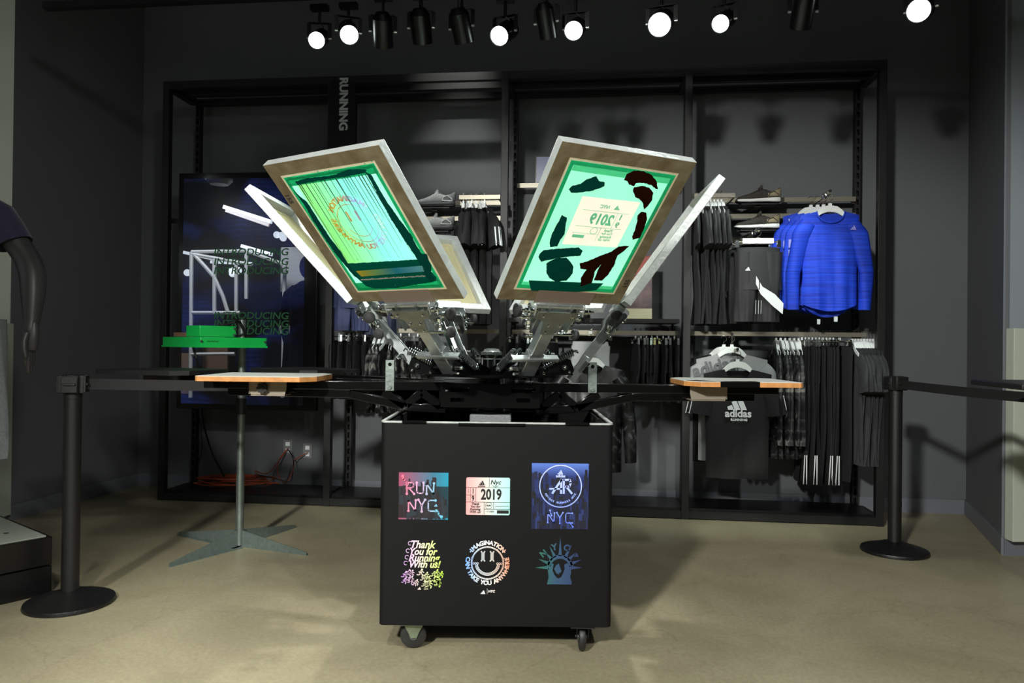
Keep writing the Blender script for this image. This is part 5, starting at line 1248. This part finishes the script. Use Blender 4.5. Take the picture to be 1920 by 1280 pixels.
def skin(name,pts,edges,rad,m,parent,sub=2,root=0):
    me=bpy.data.meshes.new(name); me.from_pydata([tuple(Vector(p)-mc) for p in pts],edges,[]); me.materials.append(m)
    o=bpy.data.objects.new(name,me); COL.objects.link(o); o.parent=parent
    md=o.modifiers.new('skin','SKIN'); md.use_smooth_shade=True
    for i,r_ in enumerate(rad):
        sv=me.skin_vertices[0].data[i]; sv.radius=(r_,r_) if not isinstance(r_,tuple) else r_; sv.use_root=(i==root)
    s=o.modifiers.new('sub','SUBSURF'); s.levels=sub; s.render_levels=sub; return o
M_man=mat('dark_grey_mannequin_skin','3c3b3d',.42,vary=.1,vscale=5)
X0=mc.x
pts=[(X0,MY,1.28),(X0,MY,1.42),(X0,MY-.01,1.60),(X0,MY,1.72),(X0,MY,1.80), # pelvis .. neck
     (X0+.10,MY,1.69)]; 
pts+= [tuple(A_(-8,402)),tuple(A_(20,440)),tuple(A_(50,482)),tuple(A_(63,512,-.01)),tuple(A_(62,550,-.03)),tuple(A_(60,590,-.05)),tuple(A_(59,611,-.06)),tuple(A_(57,634,-.07))]
n0=len(pts)
L_=[(X0-.18,MY,1.68),(X0-.26,MY,1.45),(X0-.28,MY-.05,1.22),(X0-.27,MY-.12,1.05)]
pts+=L_
LG=[(X0+.10,MY,1.16),(X0+.13,MY-.05,.78),(X0+.14,MY+.02,.40),(X0+.14,MY+.02,.31),(X0+.14,MY-.12,.30),(X0-.10,MY,1.16),(X0-.12,MY,.78),(X0-.12,MY+.06,.40),(X0-.12,MY+.06,.31),(X0-.12,MY-.08,.30)]
pts+=LG
ed=[(0,1),(1,2),(2,3),(3,4),(3,5),(5,6),(6,7),(7,8),(8,9),(9,10),(10,11),(11,12),(12,13),(3,n0),(n0,n0+1),(n0+1,n0+2),(n0+2,n0+3)]
b0=n0+4; ed+=[(0,b0),(b0,b0+1),(b0+1,b0+2),(b0+2,b0+3),(b0+3,b0+4),(0,b0+5),(b0+5,b0+6),(b0+6,b0+7),(b0+7,b0+8),(b0+8,b0+9)]
rad=[(.14,.11),(.12,.10),(.15,.11),(.12,.09),.055,(.08,.07),.062,.058,.056,.060,.053,.038,.030,(.036,.024)]+[.06,.045,.04,.03]+[.085,.065,.045,.035,.03,.085,.065,.045,.035,.03]
mb_=skin('body',pts,ed,rad,M_man,man)
# head (egg-shaped, abstract features)
q=MB(); hc_=(0,0,1.93-mz+.0); q.sphere((0,0,1.93-mz),.10,24,(.78,.95,1.2)); q.sphere((0,-.095,1.92-mz),.018,10,(.6,1,1.5)); q.build('head',M_man,man,smooth=80)
# right hand: palm plus thumb and four fingers, each a tapering chain
palm=A_(57,634,-.07); 
def finger(ps,rs,name='finger'):
    q=MB(); Q=[Vector(p)-mc for p in ps]
    q.tube(Q,rs,10); q.sphere(Q[-1],rs[-1]*.98,10)
    for p,r_ in zip(Q[1:-1],rs[1:-1]): q.sphere(p,r_*1.03,10)
    return q.build(name,M_man,man,smooth=80)
q=MB(); q.tube([A_(59.5,606,-.06)-mc,A_(58,622,-.066)-mc,A_(55,640,-.07)-mc,A_(54,656,-.07)-mc],[.029,.036,.040,.034],14)
for v_ in range(len(q.v)):
    c_=q.v[v_]; c_.y=(A_(57,634,-.07)-mc).y+(c_.y-(A_(57,634,-.07)-mc).y)*.62
q.build('palm',M_man,man,smooth=80)
finger([A_(50,625,-.09),A_(45,640,-.105),A_(45,655,-.11),A_(48,668,-.11)],[.016,.0135,.012,.0095],'thumb')
for i,(x0_,y0_,x1_,y1_,dy) in enumerate(((49,652,48,684,-.085),(53,654,53,697,-.075),(57,654,57,694,-.062),(61,650,61,683,-.050))):
    finger([A_(x0_,y0_,dy),A_(x0_-.3,y0_+(y1_-y0_)*.42,dy-.006),A_(x1_,y0_+(y1_-y0_)*.74,dy-.002),A_(x1_+.6,y1_,dy+.008)],[.0115,.0105,.0098,.0078])
# t-shirt
M_nv=mat('navy_jersey','2b2748',.85,vary=.3,vscale=40,sheen=.3)
q=MB(); n=28; secs=[(1.74,.085,.07),(1.70,.17,.095),(1.66,.215,.12),(1.58,.20,.14),(1.45,.175,.13),(1.30,.175,.13),(1.14,.19,.14)]
vs=[];fs=[]
for z,a_,b_ in secs:
    for k_ in range(n): t=2*PI*k_/n; vs.append((a_*math.cos(t),b_*math.sin(t),z-mz))
for j in range(len(secs)-1):
    for k_ in range(n): fs.append((j*n+k_,j*n+(k_+1)%n,(j+1)*n+(k_+1)%n,(j+1)*n+k_))
q.add(vs,fs)
q.tube([A_(-60,400)-mc,A_(-25,398)-mc,A_(-2,410)-mc,A_(14,432)-mc,A_(27,458)-mc],[.085,.082,.078,.074,.077],20,cap=False); q.tube([Vector((-.12,0,1.68-mz)),Vector((-.19,0,1.64-mz)),Vector((-.24,0,1.48-mz))],[.08,.075,.07],16,cap=False)
q.build('t_shirt',M_nv,man,smooth=80)
q=MB(); n=24
for s in (-1,1): leg_mb(q,s*.12,.12,.145,1.25-mz,.62-mz,.12,5+s)
q.build('shorts',mat('grey_mannequin_shorts','8f9498',.8,vary=.3,vscale=80),man,smooth=80)
# ------------------------------------------------------------------ ceiling track and its spot lamps
TZ=3.075; T0=Vector((-2.66,4.28,TZ))
tr=thing('lighting_track','long black ceiling track carrying the spot lamps','lighting track',tuple(T0),BA)
MB().box((2.9,0,0),(5.9,.045,.038)).build('rail',M_rack,tr)
for x_ in (.09,2.0,4.0,5.7): MB().cyl((x_,0,.019),(x_,0,4.1-TZ),.006,n=8).build('drop_rod',M_rack,tr)
M_lens=mat('lit_lamp_lens','ffffff',.5,emit='f2fff8',estr=14)
M_can=mat('black_lamp_housing','0f0f10',.3,.3)
def trackY(px):
    # depth of the track above a given picture column
    r=ray(px,60); n=BV; t=(T0-CO).dot(n)/r.dot(n); p=CO+r*t; return p
def lamp(px,py,d,label,lit,e=0,ang=40,r_=.052,L=.17,size=.045,group=None):
    """px,py: centre of the lens (lit) or of the can"""
    base=trackY(px); p=at(px,py,base.y); d=Vector(d).normalized()
    if not lit: p=p+d*L*.5
    o=thing('spot_lamp',label,'spot lamp',tuple(p),0,group)
    back=-d*L
    q=MB(); q.cyl(tuple(-d*.004),tuple(back),r_,r_,28,cap=False); q.cyl(tuple(back),tuple(back*1.0-d*.03),r_,r_*.6,28); q.cyl(tuple(-d*.02),tuple(-d*.021),r_*.97,n=28); q.build('housing',M_can,o)
    q=MB(); q.cyl(tuple(-d*.012),tuple(-d*.008),r_*.93,n=28); q.build('lens',M_lens if lit or e==0 and False else (M_lens if e>0 else M_gloss),o)
    # yoke
    mid=-d*L*.55; side=d.cross(Vector((0,0,1))).normalized(); w_=r_+.012; up=base.z+ (TZ-.02)-base.z
    q=MB(); a=mid+side*w_; b_=mid-side*w_; zt=.085
    for s_,c_ in ((1,a),(-1,b_)): q.bar(tuple(c_),tuple(c_+Vector((0,0,zt))),.022,.004,up=tuple(side.cross(Vector((0,0,1)))))
    q.bar(tuple(a+Vector((0,0,zt))),tuple(b_+Vector((0,0,zt))),.022,.004)
    q.cyl(tuple(mid+Vector((0,0,zt))),(mid.x,mid.y,TZ-.019-p.z),.008,n=10); q.box((mid.x,mid.y,TZ-.035-p.z),(.10,.04,.03),rz=BA); q.build('yoke',M_can,o)
    for c_,s_ in ((a,1),(b_,-1)): MB().cyl(tuple(c_-side*.006*s_),tuple(c_+side*.010*s_),.007,n=10).build('yoke_screw',M_steel,o)
    q=MB(); q.tube([tuple(back*1.05),tuple(back*1.2+Vector((0,0,.05))),tuple(mid+Vector((.02,0,zt*.8))),tuple(mid+Vector((0,0,zt)))],.0035,6); q.build('lead',M_cord,o)
    if e>0:
        l=bpy.data.lights.new('lamp_light','SPOT'); l.energy=e; l.spot_size=R(ang); l.spot_blend=.5; l.shadow_soft_size=size; l.color=(.90,1,.95)
        lo_=bpy.data.objects.new('lamp_light',l); COL.objects.link(lo_); lo_.parent=o; lo_.location=tuple(d*.01); lo_.rotation_euler=d.to_track_quat('-Z','Y').to_euler()
    return o
lamp(593,76,(.05,-.9,-.50),'lit spot lamp farthest left on the track',1,50,50,.046)
lamp(655,66,(.25,-.85,-.55),'second lit spot lamp from the left, above the RUNNING sign',1,150,55)
lamp(935,68,(-.35,-.75,-.55),'lit spot lamp just left of the rack centre post',1,120,55)
lamp(1075,58,(-.2,-.85,-.50),'lit spot lamp above the right big screen',1,150,55,.050)
lamp(1236,47,(-.3,-.85,-.52),'lit spot lamp with a ribbed glare above the right rack post',1,130,55,.062)
lamp(1350,45,(-.45,-.75,-.50),'lit spot lamp between the ribbed one and the unlit can at the right',1,60,50,.046)
lamp(1722,20,(-.55,-.75,-.42),'lit spot lamp farthest right, apart from the others',1,60,50,.058)
lamp(718,62,(-.05,.6,-.8),'dark spot lamp can nearest right of the bright lamp above the sign',0,30,50,.054,.15)
lamp(790,55,(.05,.55,-.84),'upright dark spot lamp can between two other dark cans on the left',0,34,50,.054,.15)
lamp(866,54,(.2,.5,-.85),'tilted dark spot lamp can left of the rack centre post',0,45,46,.054,.15)
lamp(1025,45,(.2,.5,-.85),'dark spot lamp can between the two lit lamps at the centre',0,40,50,.048,.15)
lamp(1505,25,(.05,.6,-.8),'upright dark spot lamp can at the right above the rack corner',0,95,55,.054,.15)
